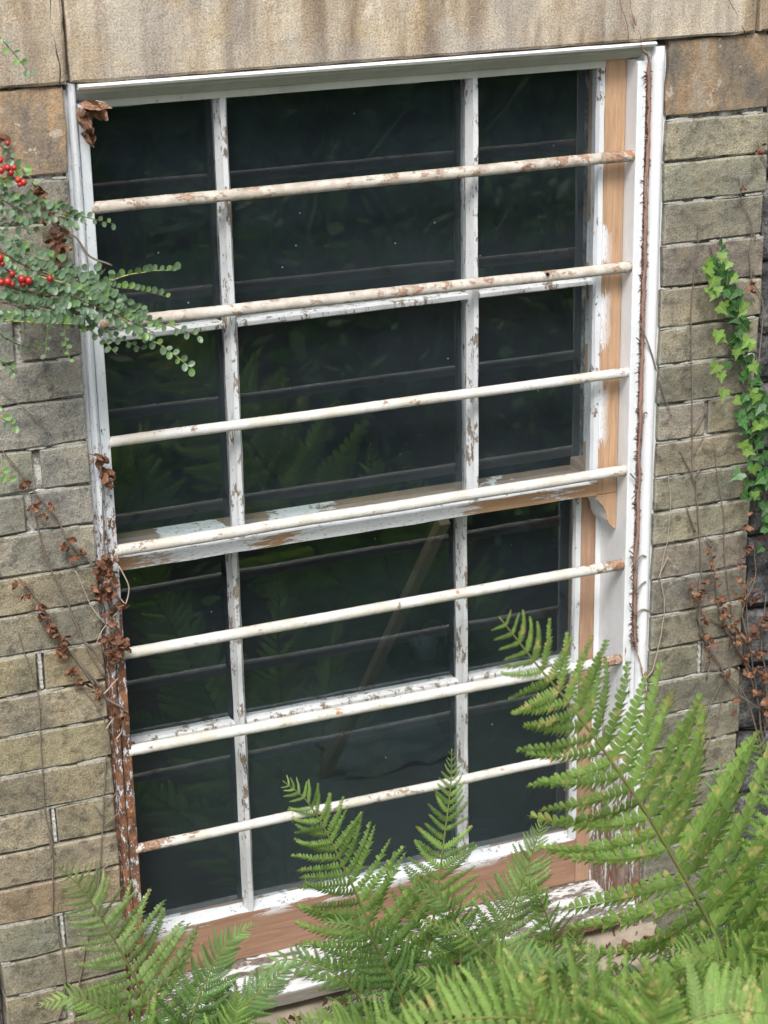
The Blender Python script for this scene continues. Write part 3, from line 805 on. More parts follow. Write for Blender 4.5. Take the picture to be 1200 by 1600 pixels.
# ================================================================ PLANTS: leaf meshes
def mat_frame(p, xdir, zdir, sx, sy=None, sz=None):
    X = Vector(xdir).normalized(); Z = Vector(zdir); Z = (Z - X * Z.dot(X))
    if Z.length < 1e-5: Z = X.orthogonal()
    Z.normalize(); Y = Z.cross(X)
    sy = sx if sy is None else sy; sz = sx if sz is None else sz
    m = Matrix(((X.x * sx, Y.x * sy, Z.x * sz, p[0]), (X.y * sx, Y.y * sy, Z.y * sz, p[1]), (X.z * sx, Y.z * sy, Z.z * sz, p[2]), (0, 0, 0, 1)))
    return m


def pinna_mesh(name, mat, seed, npair=17, droop=.18, curl=.08, tip=1.0):
    """comb-like pinna 1 long in +x, with separate blunt pinnules"""
    r = random.Random(seed); s = MB()
    def bend(x, y, z):
        return Vector((x - .06 * x * x, y + curl * x * x, z - droop * x * x))
    ts = [.02 + .95 * (i / npair) ** .95 for i in range(npair + 1)]
    for i in range(npair):
        t = (ts[i] + ts[i + 1]) / 2; h = (ts[i + 1] - ts[i]) / 2
        ln = .128 * (1 - t) ** .50 * (1 + .12 * r.uniform(-1, 1)) + .006
        if i == 0: ln *= .8
        for sgn in (-1, 1):
            fw = ln * .38; tl = r.uniform(-.02, .02); k = r.uniform(.80, .95)
            pts = [(t - h, .003), (t - h * .92 + fw * .5, ln * .55), (t - h * .74 * k + fw, ln * .90), (t + h * .10 + fw * 1.08, ln), (t + h * .78 * k + fw, ln * .86), (t + h * .90 + fw * .45, ln * .5), (t + h * .98, .003)]
            base = len(s.v)
            for j, (x, y) in enumerate(pts):
                edge = -.018 if j in (1, 2) else .010 if j in (4, 5) else 0
                s.v.append(bend(x, y * sgn, tl * (y / ln) + edge * (y / ln) - .12 * y * y / ln))
            for q in ((0, 1, 5, 6), (1, 2, 4, 5), (2, 3, 4)):
                q = q if sgn > 0 else tuple(reversed(q)); s.f.append(tuple(base + k2 for k2 in q))
    b = len(s.v)
    for k in range(8):
        x = k / 7; w = .008 * (1 - x) + .002
        s.v += [bend(x, -w, .004), bend(x, w, .004)]
    for k in range(7): s.f.append((b + 2 * k, b + 2 * k + 2, b + 2 * k + 3, b + 2 * k + 1))
    return s.mesh(name, mat, fix=False)


PIN = {}
for key in ('fern', 'fern_pale', 'fern_dark', 'fern_gold'):
    PIN[key] = [pinna_mesh('pinna', M[key], 10 + i, 14 if i % 2 else 16, .02 + .1 * (i % 4), .09 * ((i % 3) - .4)) for i in range(6)]


def frond(fern, pts, lmax, mat, normal=(-.15, -.75, .62), n=24, seed=0, peak=.33, start=.10, aspect=1.0, rmat='rachis', r0=.0035, fwd=62, lr=(1, 1), droop=.25):
    """pts: tip ... base given as (px, py, Y) photo positions at depth Y, base first"""
    r = random.Random(seed * 13 + 5)
    C = catmull([at(*p) for p in pts], 10)
    Ls_ = [0]
    for a, b in zip(C, C[1:]): Ls_.append(Ls_[-1] + (b - a).length)
    T = Ls_[-1]
    def pos(t):
        d = t * T
        for i in range(len(C) - 1):
            if Ls_[i + 1] >= d or i == len(C) - 2:
                u = (d - Ls_[i]) / max(1e-9, Ls_[i + 1] - Ls_[i]); return C[i].lerp(C[i + 1], u), (C[i + 1] - C[i]).normalized()
    s = MB(); k = len(C)
    s.tube(C, [r0 * (1 - .85 * i / (k - 1)) + .0003 for i in range(k)], 6)
    fr = s.build('frond', M[rmat], fern, smooth=True)
    N0 = Vector(normal).normalized(); t = start; inv = WM(fr).inverted()
    i = 0
    while t < .988 and i < 60:
        p, d = pos(t)
        if t < peak: L = lmax * (.55 + .45 * math.sin(math.pi / 2 * (t - start) / (peak - start + 1e-6)))
        else: L = lmax * (max(0, 1 - (t - peak) / (1.02 - peak)) ** .85)
        L = max(L, .008)
        N = (N0 - d * N0.dot(d)).normalized(); S = d.cross(N)
        for sg in (0, 1):
            if r.random() < .03: continue
            ang = R(fwd - 18 * t + r.uniform(-5, 5)); sgn = 1 if sg else -1
            LL = L * lr[sg] * r.uniform(.9, 1.08)
            X = d * math.cos(ang) + S * sgn * math.sin(ang) + N * r.uniform(-.05, .18)
            Z = N + S * sgn * r.uniform(-.1, .35) + d * r.uniform(-.25, .1)
            m = mat_frame(p + N * .001, X, Z, LL, LL * aspect * sgn * (1.0 if t < .8 else 1.15), LL * droop * 4)
            if sgn < 0: pass
            o = bpy.data.objects.new('pinna', r.choice(PIN[mat])); COL.objects.link(o); o.parent = fr; o.matrix_basis = m
        t += max(.0115, .056 * (1 - .74 * t)) * (24 / n)
        i += 1
    return fr


# parent frames: frond objects carry identity world matrices, so pinnae can use world coordinates directly
def fern_plant(px, py, Y, label, cat='fern', group='ferns growing below the window'):
    p = at(px, py, Y); return empty('fern', (p.x, p.y, ground_h(p.x, p.y)), label, cat, group)


# small fern at the lower left
fa = fern_plant(280, 1600, -.2, 'small fern in front of the left jamb at the bottom left')
frond(fa, [(300, 1700, -.12), (240, 1585, -.17), (182, 1475, -.21), (130, 1392, -.24), (88, 1352, -.26)], .165, 'fern_pale', seed=1, n=22, lr=(.75, 1.0), fwd=74, peak=.45)
frond(fa, [(300, 1720, -.15), (290, 1640, -.19), (310, 1560, -.22), (350, 1480, -.24), (400, 1442, -.25)], .12, 'fern_dark', seed=2, n=22, fwd=60)
frond(fa, [(290, 1720, -.15), (330, 1640, -.2), (385, 1570, -.24), (440, 1520, -.26), (470, 1503, -.27)], .11, 'fern_dark', seed=3, n=22, fwd=60)
frond(fa, [(270, 1720, -.15), (230, 1650, -.22), (180, 1590, -.26), (120, 1560, -.28), (60, 1570, -.28)], .12, 'fern', seed=4, n=20)
frond(fa, [(300, 1740, -.2), (330, 1690, -.25), (350, 1640, -.28), (365, 1600, -.3), (375, 1550, -.3)], .12, 'fern', seed=5, n=20)

# middle fern
fb = fern_plant(620, 1600, -.25, 'bushy mid green fern in front of the middle of the sill')
frond(fb, [(640, 1720, -.2), (612, 1580, -.24), (578, 1450, -.28), (525, 1330, -.31), (482, 1255, -.33), (442, 1220, -.34)], .19, 'fern', seed=11, n=25, fwd=66, peak=.42)
frond(fb, [(640, 1720, -.2), (655, 1560, -.24), (680, 1420, -.28), (694, 1310, -.3), (704, 1230, -.31), (706, 1170, -.32)], .14, 'fern', seed=12, n=24, fwd=62, peak=.40)
frond(fb, [(660, 1740, -.22), (600, 1640, -.3), (570, 1570, -.33), (520, 1520, -.36), (440, 1500, -.36), (400, 1550, -.35)], .12, 'fern_dark', seed=13, n=22)
frond(fb, [(650, 1740, -.25), (640, 1600, -.3), (600, 1500, -.33), (560, 1450, -.36), (500, 1440, -.36)], .13, 'fern_dark', seed=14, n=22)
frond(fb, [(650, 1740, -.25), (700, 1600, -.3), (720, 1500, -.33), (700, 1420, -.36), (640, 1380, -.36)], .14, 'fern_dark', seed=15, n=22)
frond(fb, [(640, 1740, -.25), (580, 1690, -.3), (500, 1640, -.34), (420, 1620, -.36), (350, 1640, -.36)], .13, 'fern', seed=16, n=22)
frond(fb, [(660, 1740, -.25), (720, 1620, -.3), (790, 1560, -.33), (860, 1540, -.36), (930, 1560, -.36)], .13, 'fern_dark', seed=17, n=22)

# lacy frond plant before the right bottom of the window
fc = fern_plant(760, 1600, -.3, 'pale lacy upright fern between the middle fern and the big right one')
frond(fc, [(735, 1700, -.26), (760, 1560, -.3), (795, 1440, -.33), (826, 1350, -.35), (850, 1275, -.36)], .155, 'fern_pale', seed=21, n=32, fwd=58, peak=.35, aspect=.8)
frond(fc, [(740, 1720, -.3), (720, 1620, -.36), (755, 1540, -.40), (820, 1500, -.42), (900, 1500, -.43)], .12, 'fern_dark', seed=22, n=26)
frond(fc, [(760, 1720, -.3), (830, 1640, -.36), (880, 1560, -.40), (900, 1480, -.42), (905, 1430, -.43)], .10, 'fern', seed=23, n=26)

# big fern at the right
fd = fern_plant(1230, 1640, -.75, 'big fern with yellow flecked fronds arching across the right bottom corner')
frond(fd, [(1260, 1740, -.72), (1160, 1540, -.78), (1080, 1390, -.83), (1000, 1255, -.86), (905, 1120, -.88), (840, 1040, -.89), (780, 964, -.9)], .25, 'fern_gold', lr=(1.0, 1.12), normal=(-.25, -.8, .5), seed=31, n=26, fwd=74, peak=.50, rmat='rachis', r0=.0042, start=.08)
frond(fd, [(1300, 1760, -.72), (1260, 1560, -.75), (1235, 1420, -.78), (1215, 1300, -.8), (1230, 1190, -.8)], .19, 'fern', normal=(-.3, -.7, .6), seed=32, n=25, fwd=70, peak=.45, rmat='rachis_b', r0=.005)
frond(fd, [(1280, 1780, -.62), (1240, 1640, -.6), (1190, 1500, -.56), (1140, 1380, -.54), (1120, 1260, -.52), (1130, 1180, -.5)], .16, 'fern_dark', seed=33, n=24, fwd=65, rmat='rachis_b')
frond(fd, [(1280, 1780, -.75), (1180, 1690, -.8), (1090, 1600, -.82), (1010, 1560, -.84), (940, 1570, -.85)], .17, 'fern', seed=34, n=24, fwd=70, rmat='rachis_b', r0=.004)
frond(fd, [(1280, 1780, -.6), (1190, 1650, -.58), (1110, 1560, -.56), (1050, 1500, -.55), (990, 1480, -.55)], .15, 'fern_dark', seed=35, n=24, fwd=65)

frond(fd, [(1300, 1700, -.5), (1270, 1560, -.48), (1225, 1440, -.46), (1160, 1350, -.45), (1080, 1300, -.44)], .14, 'fern_dark', seed=36, n=24, fwd=66)
frond(fd, [(1290, 1760, -.9), (1255, 1650, -.92), (1200, 1560, -.94), (1120, 1500, -.95), (1040, 1480, -.96)], .16, 'fern_gold', seed=37, n=24, fwd=70)
frond(fd, [(1300, 1780, -.9), (1290, 1600, -.92), (1260, 1470, -.95), (1225, 1380, -.97), (1200, 1320, -.98)], .17, 'fern_gold', normal=(-.3, -.75, .55), seed=38, n=24, fwd=72)
frond(fd, [(1180, 1780, -.6), (1150, 1680, -.6), (1100, 1600, -.6), (1020, 1540, -.6), (930, 1520, -.6)], .13, 'fern_dark', seed=39, n=24, fwd=66)
frond(fd, [(1200, 1780, -.4), (1160, 1640, -.4), (1120, 1540, -.4), (1100, 1450, -.38), (1060, 1380, -.36)], .12, 'fern_dark', seed=40, n=24, fwd=66)

frond(fd, [(1320, 1640, -.6), (1290, 1500, -.62), (1255, 1370, -.64), (1215, 1250, -.66), (1180, 1150, -.67)], .17, 'fern', normal=(-.3, -.75, .5), seed=60, n=24, fwd=66)
frond(fc, [(800, 1720, -.3), (850, 1620, -.34), (870, 1520, -.36), (850, 1420, -.38), (810, 1370, -.39)], .12, 'fern', seed=61, n=24, fwd=60)
# nearest fern, its fronds rising from below the frame
fe = fern_plant(820, 1700, -1.1, 'nearest bright yellow green fern, blurred along the bottom of the window')
frond(fe, [(1010, 1800, -1.1), (990, 1700, -1.12), (960, 1640, -1.14), (880, 1600, -1.16), (760, 1590, -1.18), (640, 1610, -1.2), (540, 1660, -1.2)], .14, 'fern_gold', normal=(-.1, -.75, .7), seed=41, n=27, fwd=86, peak=.4, r0=.004)
frond(fe, [(900, 1800, -1.0), (860, 1660, -1.02), (800, 1545, -1.03), (745, 1475, -1.04), (660, 1437, -1.05)], .09, 'fern_gold', seed=42, n=24, fwd=60, peak=.35)
frond(fe, [(980, 1800, -1.2), (1010, 1690, -1.22), (1060, 1610, -1.24), (1140, 1580, -1.25), (1230, 1590, -1.25)], .14, 'fern_gold', normal=(-.1, -.75, .7), seed=43, n=25, fwd=86, peak=.4)
frond(fe, [(940, 1800, -1.1), (930, 1680, -1.1), (935, 1590, -1.1), (925, 1520, -1.1), (925, 1468, -1.1)], .08, 'fern_pale', seed=44, n=24)
frond(fe, [(900, 1800, -1.1), (820, 1730, -1.15), (720, 1670, -1.2), (620, 1640, -1.2), (520, 1650, -1.2)], .13, 'fern', seed=45, n=24)
frond(fe, [(960, 1800, -1.05), (1040, 1720, -1.1), (1130, 1650, -1.12), (1200, 1560, -1.12), (1240, 1480, -1.1)], .13, 'fern_gold', seed=46, n=24)

frond(fe, [(700, 1800, -.9), (660, 1700, -.92), (600, 1630, -.94), (540, 1600, -.95), (470, 1590, -.96)], .12, 'fern', seed=47, n=24)
frond(fe, [(800, 1800, -.8), (790, 1680, -.82), (760, 1600, -.84), (700, 1540, -.85), (630, 1520, -.86)], .11, 'fern', seed=48, n=24)
frond(fe, [(860, 1800, -1.3), (880, 1720, -1.32), (860, 1640, -1.33), (830, 1570, -1.34), (850, 1500, -1.34)], .09, 'fern_gold', seed=49, n=24)
frond(fe, [(1040, 1800, -1.3), (1020, 1720, -1.32), (1010, 1640, -1.33), (1030, 1560, -1.34), (1000, 1500, -1.34)], .10, 'fern_gold', seed=50, n=24)

# ================================================================ COTONEASTER
rc = random.Random(21)
co = empty('cotoneaster_shrub', (-.5, -.12, -1.86), 'cotoneaster sprays with small round leaves and red berries reaching over the left jamb', 'shrub')
def round_leaf(mat, seed):
    r = random.Random(seed); s = MB(); n = 10
    for j in range(n):
        a = 2 * math.pi * j / n; x = .5 - .5 * math.cos(a); y = .40 * math.sin(a)
        s.v.append(Vector((x, y, .10 * abs(y) * 2 + .05 * x)))
    s.v.append(Vector((.5, 0, -.02))); s.v.append(Vector((-.12, 0, 0)))
    for j in range(n): s.f.append((j, (j + 1) % n, n))
    return s.mesh('leaf', mat, fix=False)
CL = [round_leaf(M['coto'], i) for i in range(3)]; CN = [round_leaf(M['coto_new'], i) for i in range(2)]
leafn = [0]
cot_extra = {'coto': MB(), 'coto_new': MB()}
def put_leaf(parent, me, m, extra=None):
    if leafn[0] < 290 or extra is None:
        o = bpy.data.objects.new('leaf', me); COL.objects.link(o); o.parent = parent; o.matrix_basis = m
        leafn[0] += 1
    else:
        b = len(extra.v); extra.v += [m @ v.co for v in me.vertices]; extra.f += [tuple(b + k for k in p.vertices) for p in me.polygons]
branches = []
def spray(pts, Y=-.12, new=0, gap=.0098, size=.0105, mat='twig', r0=.0017, clump=1, both=True):
    P = pxline(pts, Y, 6, .0015, rc.random() * 9)
    s = MB(); s.tube(P, [r0 * (1 - .6 * i / (len(P) - 1)) for i in range(len(P))], 5)
    br = s.build('branch', M[mat], co, smooth=True); br.matrix_parent_inverse = Matrix.Translation(co.location).inverted()
    d = 0; k = 0
    for a, b in zip(P, P[1:]):
        seg = (b - a); L = seg.length; t = d
        while t < L:
            for c in range(clump):
                k += 1; dr = seg.normalized()
                sd_ = Vector((-dr.z, 0, dr.x)) * (1 if (k % 2 or not both) else -1)
                X = sd_ + dr * rc.uniform(.1, .7) + Vector((rc.uniform(-.3, .3), rc.uniform(-.7, .1), rc.uniform(-.2, .4)))
                Z = Vector((rc.uniform(-.4, .3), -1, rc.uniform(.1, 1)))
                p = a + dr * t + Vector((0, rc.uniform(-.012, .004) * (clump > 1), 0)) + (sd_ * rc.uniform(0, .012) if clump > 1 else Vector())
                sz = size * rc.uniform(.85, 1.3)
                nw = rc.random() < new
                put_leaf(br, rc.choice(CN if nw else CL), mat_frame(p, X, Z, sz), cot_extra['coto_new' if nw else 'coto'])
            t += gap * rc.uniform(.7, 1.3)
        d = t - L
    return br
# long named sprays first (largest in the photo)
spray([(150, 450), (190, 432), (235, 424), (278, 421)], -.14, .35, .0105, .0115, 'twig_new', .0014, both=False)
spray([(130, 448), (170, 448), (225, 455), (268, 466)], -.14, .35, .0105, .0105, 'twig', .0014, both=False)
spray([(60, 432), (120, 450), (170, 480), (215, 520), (260, 545), (303, 578)], -.16, .45, .0085, .0115, 'twig_new', .0018)
spray([(150, 470), (200, 492), (250, 505), (316, 527)], -.13, .15, .011, .010, 'twig', .0014)
spray([(135, 500), (170, 520), (225, 546)], -.13, .4, .009, .0095, 'twig_new', .0013)
spray([(125, 505), (160, 530), (183, 554)], -.13, .4, .009, .0095, 'twig_new', .0013)
spray([(0, 500), (60, 504), (128, 506)], -.18, .3, .011, .013, 'twig_new', .0016, both=False)
spray([(-10, 490), (0, 493), (15, 500)], -.18, .3, .011, .013, 'twig_new', .0016)
spray([(70, 318), (110, 333), (150, 344), (180, 350)], -.12, .2, .0075, .009, 'twig', .0012)
spray([(-10, 312), (35, 318), (80, 330), (120, 340)], -.12, .08, .006, .011, 'twig', .0015, 2)
spray([(-10, 385), (30, 410), (80, 430), (140, 445), (180, 470)], -.14, .08, .006, .0115, 'twig', .002, 2)
spray([(-10, 440), (40, 455), (90, 462), (150, 470), (200, 500)], -.15, .08, .006, .0115, 'twig', .002, 2)
spray([(-10, 340), (0, 345), (20, 352), (60, 362)], -.12, .15, .009, .010, 'twig', .0012)
spray([(0, 288), (20, 275), (40, 258)], -.15, .8, .009, .013, 'twig_new', .0016)
spray([(-12, 215), (10, 235), (30, 262), (55, 290)], -.12, .1, .009, .011, 'twig', .0014)
spray([(35, 430), (50, 415), (58, 398)], -.14, .2, .008, .012, 'twig')
spray([(75, 506), (72, 530), (72, 560)], -.14, .5, .010, .008, 'twig_new', .001)
spray([(100, 508), (104, 540), (110, 573)], -.14, .5, .010, .008, 'twig_new', .001)
spray([(38, 470), (38, 500), (36, 525)], -.14, .5, .010, .008, 'twig_new', .001)
spray([(-8, 50), (12, 72), (34, 98), (48, 118)], -.16, .3, .010, .010, 'twig', .0012)
spray([(-8, 640), (8, 655), (26, 665)], -.16, .7, .009, .012, 'twig_new')
spray([(-8, 725), (5, 738), (16, 752)], -.16, .7, .009, .013, 'twig_new')
spray([(-8, 515), (20, 535), (60, 545)], -.1, .1, .009, .0095, 'twig')
spray([(-10, 560), (10, 570), (25, 585)], -.1, .05, .009, .009, 'twig')
spray([(-10, 405), (20, 430), (60, 470), (100, 490), (140, 500)], -.11, .05, .007, .011, 'twig', .0016, 2)
spray([(20, 455), (70, 480), (120, 490), (150, 495)], -.13, .05, .0075, .011, 'twig', .0016, 2)
spray([(90, 440), (130, 432), (155, 430), (165, 420)], -.13, .1, .008, .011, 'twig', .0014, 2)
spray([(-10, 372), (30, 392), (70, 408), (110, 418)], -.12, .1, .007, .011, 'twig', .0014, 2)
spray([(-10, 470), (40, 480), (95, 478), (140, 486)], -.16, .05, .007, .011, 'twig', .0014, 2)
spray([(60, 425), (100, 445), (150, 458), (190, 480), (225, 500)], -.15, .05, .0055, .011, 'twig', .0016, 2)
spray([(-10, 300), (20, 322), (50, 335)], -.14, .05, .0065, .011, 'twig', .0014, 2)
spray([(110, 460), (150, 478), (195, 498), (240, 520)], -.17, .15, .0065, .0115, 'twig', .0014, 2)
for key, e in cot_extra.items():
    if e.v: tag(e.build('leaves', M[key], co, fix=False), kind='stuff')
# berries
def ball(c, r, n=10, m=7):
    s = MB()
    for i in range(m + 1):
        a = math.pi * i / m
        for j in range(n): b = 2 * math.pi * j / n; s.v.append(Vector((r * math.sin(a) * math.cos(b), r * math.sin(a) * math.sin(b), r * math.cos(a) * 1.08)))
    for i in range(m):
        for j in range(n): s.f.append((i * n + j, i * n + (j + 1) % n, (i + 1) * n + (j + 1) % n, (i + 1) * n + j))
    return s.mesh('berry', M['berry'], smooth=True)
bm_ = ball(None, 1)
for (x, y, rr_) in ((0, 250, 5), (2, 266, 5), (12, 262, 5), (17, 270, 5), (28, 281, 4.5), (37, 285, 5), (31, 288, 4), (22, 262, 4), (0, 403, 6), (4, 412, 4), (12, 440, 6), (19, 428, 5), (19, 444, 4), (34, 436, 6), (36, 444, 4), (45, 439, 6), (2, 441, 5), (78, 435, 5), (12, 224, 4)):
    p = at(x, y, -.165); o = bpy.data.objects.new('berry', bm_); COL.objects.link(o); o.parent = co
    o.matrix_parent_inverse = Matrix.Translation(co.location).inverted(); o.matrix_basis = Matrix.Translation(p) @ Matrix.Scale(rr_ * .00105, 4)

# ================================================================ IVY (green)
ri = random.Random(5)
iv = empty('climbing_ivy', at(1200, 900, -.01), 'green ivy strand with bright yellow green tips climbing the right hand bricks', 'ivy')
def ivy_leaf(mat, seed):
    r = random.Random(seed); s = MB()
    o = [(0, 0), (-.12, .22), (-.10, .50), (.14, .44), (.34, .52), (.44, .30), (.62, .20), (1.0, 0), (.62, -.20), (.44, -.30), (.34, -.52), (.14, -.44), (-.10, -.50), (-.12, -.22)]
    for (x, y) in o: s.v.append(Vector((x + r.uniform(-.03, .03), y + r.uniform(-.03, .03), .16 * abs(y) - .12 * x * x + r.uniform(-.02, .02))))
    s.v.append(Vector((.28, 0, -.03))); c = len(o)
    for j in range(c): s.f.append((j, (j + 1) % c, c))
    return s.mesh('leaf', mat, fix=False)
IL = [ivy_leaf(M['ivy'], i) for i in range(4)]; IN = [ivy_leaf(M['ivy_new'], 9 + i) for i in range(4)]
def kid(name, me, m, parent, base):
    o = bpy.data.objects.new(name, me); COL.objects.link(o); o.parent = parent
    o.matrix_parent_inverse = Matrix.Translation(base).inverted(); o.matrix_basis = m; return o
main = pxline([(1112, 378), (1120, 420), (1138, 470), (1150, 530), (1160, 590), (1172, 640), (1182, 700), (1194, 770), (1200, 860)], -.012, 6, .003)
s = MB(); s.tube(main, .0022, 6); s.build('stem', M['stem'], iv, smooth=True)
new_spots = [(1105, 412), (1110, 428), (1128, 402), (1140, 415), (1118, 438), (1122, 455), (1107, 455), (1117, 463), (1146, 438), (1150, 460), (1130, 478), (1123, 484), (1165, 478), (1162, 490), (1122, 523), (1124, 532), (1172, 535), (1175, 543), (1150, 553), (1122, 575), (1126, 588), (1175, 575), (1132, 615), (1178, 612), (1182, 622), (1185, 668), (1160, 697), (1165, 708), (1176, 735), (1180, 775), (1198, 663), (1105, 420), (1148, 630)]
for (x, y) in new_spots:
    sz = ri.uniform(.017, .027); p = at(x, y - 6, -.045 - ri.uniform(0, .02))
    a = R(ri.uniform(-150, -30)); X = Vector((math.cos(a), ri.uniform(-.4, .1), math.sin(a)))
    kid('leaf', ri.choice(IN), mat_frame(p, X, (ri.uniform(-.4, .2), -1, ri.uniform(.1, .8)), sz), iv, iv.location)
for i in range(150):
    t = ri.random() ** .6; q = main[min(len(main) - 1, int(t * (len(main) - 1)))]
    wd_ = .009 + .026 * t * t
    p = q + Vector((ri.gauss(0, wd_), -.012 - ri.uniform(0, .03), ri.gauss(0, .014)))
    a = R(ri.uniform(-160, -20)); X = Vector((math.cos(a), ri.uniform(-.4, .1), math.sin(a)))
    kid('leaf', ri.choice(IL), mat_frame(p, X, (ri.uniform(-.5, .3), -1, ri.uniform(0, .8)), ri.uniform(.015, .028)), iv, iv.location)

# ================================================================ DEAD IVY (right)
def dead_leaf(mat, seed, crump=.85):
    r = random.Random(seed); s = MB(); n = 5
    for j in range(n + 1):
        for i in range(n + 1):
            u, v = i / n, j / n - .5
            w = math.sin(math.pi * (u * .9 + .05)) ** .6
            y = v * 1.0 * w; x = u
            z = .35 * math.sin(v * 4 + seed) * crump + .3 * noise.noise(Vector((u * 2.2, v * 2.2, seed))) * crump * 2
            s.v.append(Vector((x, y * (1 - .45 * crump) + .12 * noise.noise(Vector((u * 5, v * 3, seed))), z)))
    for j in range(n):
        for i in range(n): a = j * (n + 1) + i; s.f.append((a, a + 1, a + n + 2, a + n + 1))
    return s.mesh('leaf', mat, fix=False)
DL = [dead_leaf(M['dead'], i * 1.3) for i in range(6)]
dv = empty('dead_ivy', at(1180, 1120, -.01), 'withered brown ivy with curled rusty leaves below the green ivy at the right', 'ivy')
dpaths = [[(1195, 1180), (1185, 1100), (1172, 1010), (1165, 930), (1157, 870), (1165, 815)],
          [(1180, 1080), (1150, 1000), (1125, 960), (1118, 900), (1108, 850), (1098, 832)],
          [(1175, 1050), (1130, 980), (1100, 960), (1092, 930), (1066, 915)],
          [(1190, 1110), (1150, 1080), (1125, 1040), (1100, 1000), (1090, 960), (1078, 925)],
          [(1172, 1010), (1160, 960), (1180, 900), (1176, 850)],
          [(1195, 1180), (1160, 1080), (1120, 1048)], [(1195, 1150), (1198, 1080), (1190, 1000), (1197, 930)]]
rd = random.Random(8)
for pth in dpaths:
    P = pxline(pth, -.008, 6, .003, rd.random() * 5); s = MB(); s.tube(P, [.0022 * (1 - .6 * i / len(P)) for i in range(len(P))], 5); s.build('stem', M['stem'], dv, smooth=True)
dc = [(1105, 850, 5, 5), (1112, 878, 6, 8), (1114, 908, 8, 3), (1092, 922, 3, 10), (1078, 928, 4, 6), (1120, 940, 10, 8), (1138, 955, 14, 12), (1145, 975, 14, 16), (1105, 972, 8, 5), (1108, 990, 10, 4), (1165, 825, 4, 10),
      (1172, 855, 10, 8), (1158, 880, 6, 8), (1170, 905, 12, 8), (1175, 935, 12, 10), (1160, 930, 8, 6), (1150, 990, 10, 12), (1170, 1000, 14, 14), (1185, 1020, 10, 16), (1180, 1045, 12, 12), (1160, 1030, 8, 10), (1135, 1045, 12, 4), (1115, 1020, 8, 4),
      (1185, 1080, 10, 12), (1195, 1110, 8, 10), (1195, 975, 8, 20), (1150, 1100, 6, 8), (1190, 1060, 10, 20)]
for (x, y, dx, n_) in dc:
    for i in range(max(3, n_ // 2)):
        p = at(x + rd.gauss(0, dx * .6), y + rd.gauss(0, 7), -.018 - rd.uniform(0, .025))
        X = Vector((rd.uniform(-1, 1), rd.uniform(-.5, .2), rd.uniform(-1, .4)))
        kid('leaf', rd.choice(DL), mat_frame(p, X, (rd.uniform(-.8, .8), -1, rd.uniform(-.3, 1)), rd.uniform(.010, .018)), dv, dv.location)

# ================================================================ HAIRY IVY STEM on right jamb
hv = empty('ivy_stem', at(1010, 1100, .0), 'dead red brown ivy stem bristling with root hairs down the right jamb', 'ivy')
P = pxline([(982, -20, -.02), (986, 15, -.019), (992, 35, -.019), (1001, 62, -.018), (1004, 78, -.008), (1013, 92, .0), (1014, 140, .008), (1013, 220, .008), (1009, 300, .008), (1007, 400, .007), (1004, 480, .007), (1002, 600, .007), (998, 720, .007), (997, 800, .007), (993, 880, .007), (991, 960, .007), (994, 1010, .004), (1004, 1050, -.008), (1010, 1100, -.01), (1012, 1180, -.01)], 0, 8, .0030)
s = MB(); k = len(P)
rad = []
for i, p in enumerate(P):
    _, yy = pj(p); rad.append(.0012 + .0025 * min(1, max(0, (yy - 70) / 40)) - .0024 * min(1, max(0, (yy - 960) / 80)) + .0016 * noise.noise(p * 130) + .001 * noise.noise(p * 30))
s.tube(P, rad, 8); s.build('stem', M['stem_red'], hv, smooth=True)
rh = random.Random(4); s = MB()
for i, p in enumerate(P):
    x, yy = pj(p)
    if 110 < yy < 1010:
        for c in range(8):
            sg = -1 if rh.random() < .78 else 1
            q = p + Vector((0, 0, rh.uniform(-.006, .006))); L = rh.uniform(.008, .0165) * (1 if sg < 0 else .55)
            e = q + Vector((sg * L * rh.uniform(.5, 1), rh.uniform(-.004, .002), rh.uniform(-.8, 1) * L))
            s.tube([q, q.lerp(e, .6) + Vector((0, 0, .001)), e], [.0014, .0010, .0005], 4, False)
tag(s.build('root_hairs', M['hair'], hv), kind='stuff')
for pts in ([(1003, 70), (1008, 58), (1014, 45), (1019, 38)], [(1000, 505), (1010, 530), (1019, 556), (1026, 580)], [(994, 880), (1003, 868), (1010, 870)], [(994, 960), (1004, 952), (1018, 956), (1030, 958)],
            [(994, 925), (1002, 914), (1010, 908)], [(985, 868), (990, 880), (993, 890)], [(984, 902), (990, 910), (993, 925)], [(983, 942), (990, 955), (993, 962)], [(984, 993), (988, 1000), (992, 1002)], [(985, 740), (992, 748), (998, 752)], [(1002, 690), (1006, 648), (1012, 646)]):
    Q = pxline(pts, -.004, 5, .001); s2 = MB(); s2.tube(Q, [.0016, ] * (len(Q) - 1) + [.0007], 5); s2.build('tendril', M['stem'], hv, smooth=True)

# ================================================================ BARE STEMS ON THE WALL
def vine(label, paths, leaves=(), mat='stem', Y=-.006, r0=.0017, base=None, lm=None, lsize=(.010, .016)):
    b = at(*paths[0][0], Y); v = empty('vine', b, label, 'vine', 'bare and withered vine stems on the wall'); r = random.Random(len(label))
    for pth in paths:
        Q = pxline(pth, Y, 6, .0022, r.random() * 9); s = MB(); s.tube(Q, [r0 * (1 - .55 * i / len(Q)) for i in range(len(Q))], 5); s.build('stem', M[mat], v, smooth=True)
    for (x, y, n_, sp) in leaves:
        for i in range(n_):
            p = at(x + r.gauss(0, sp), y + r.gauss(0, sp), Y - .006 - r.uniform(0, .014))
            kid('leaf', r.choice(lm or DL), mat_frame(p, (r.uniform(-1, 1), r.uniform(-.6, .2), r.uniform(-1, .5)), (r.uniform(-.8, .8), -1, r.uniform(-.3, 1)), r.uniform(*lsize)), v, b)
    return v
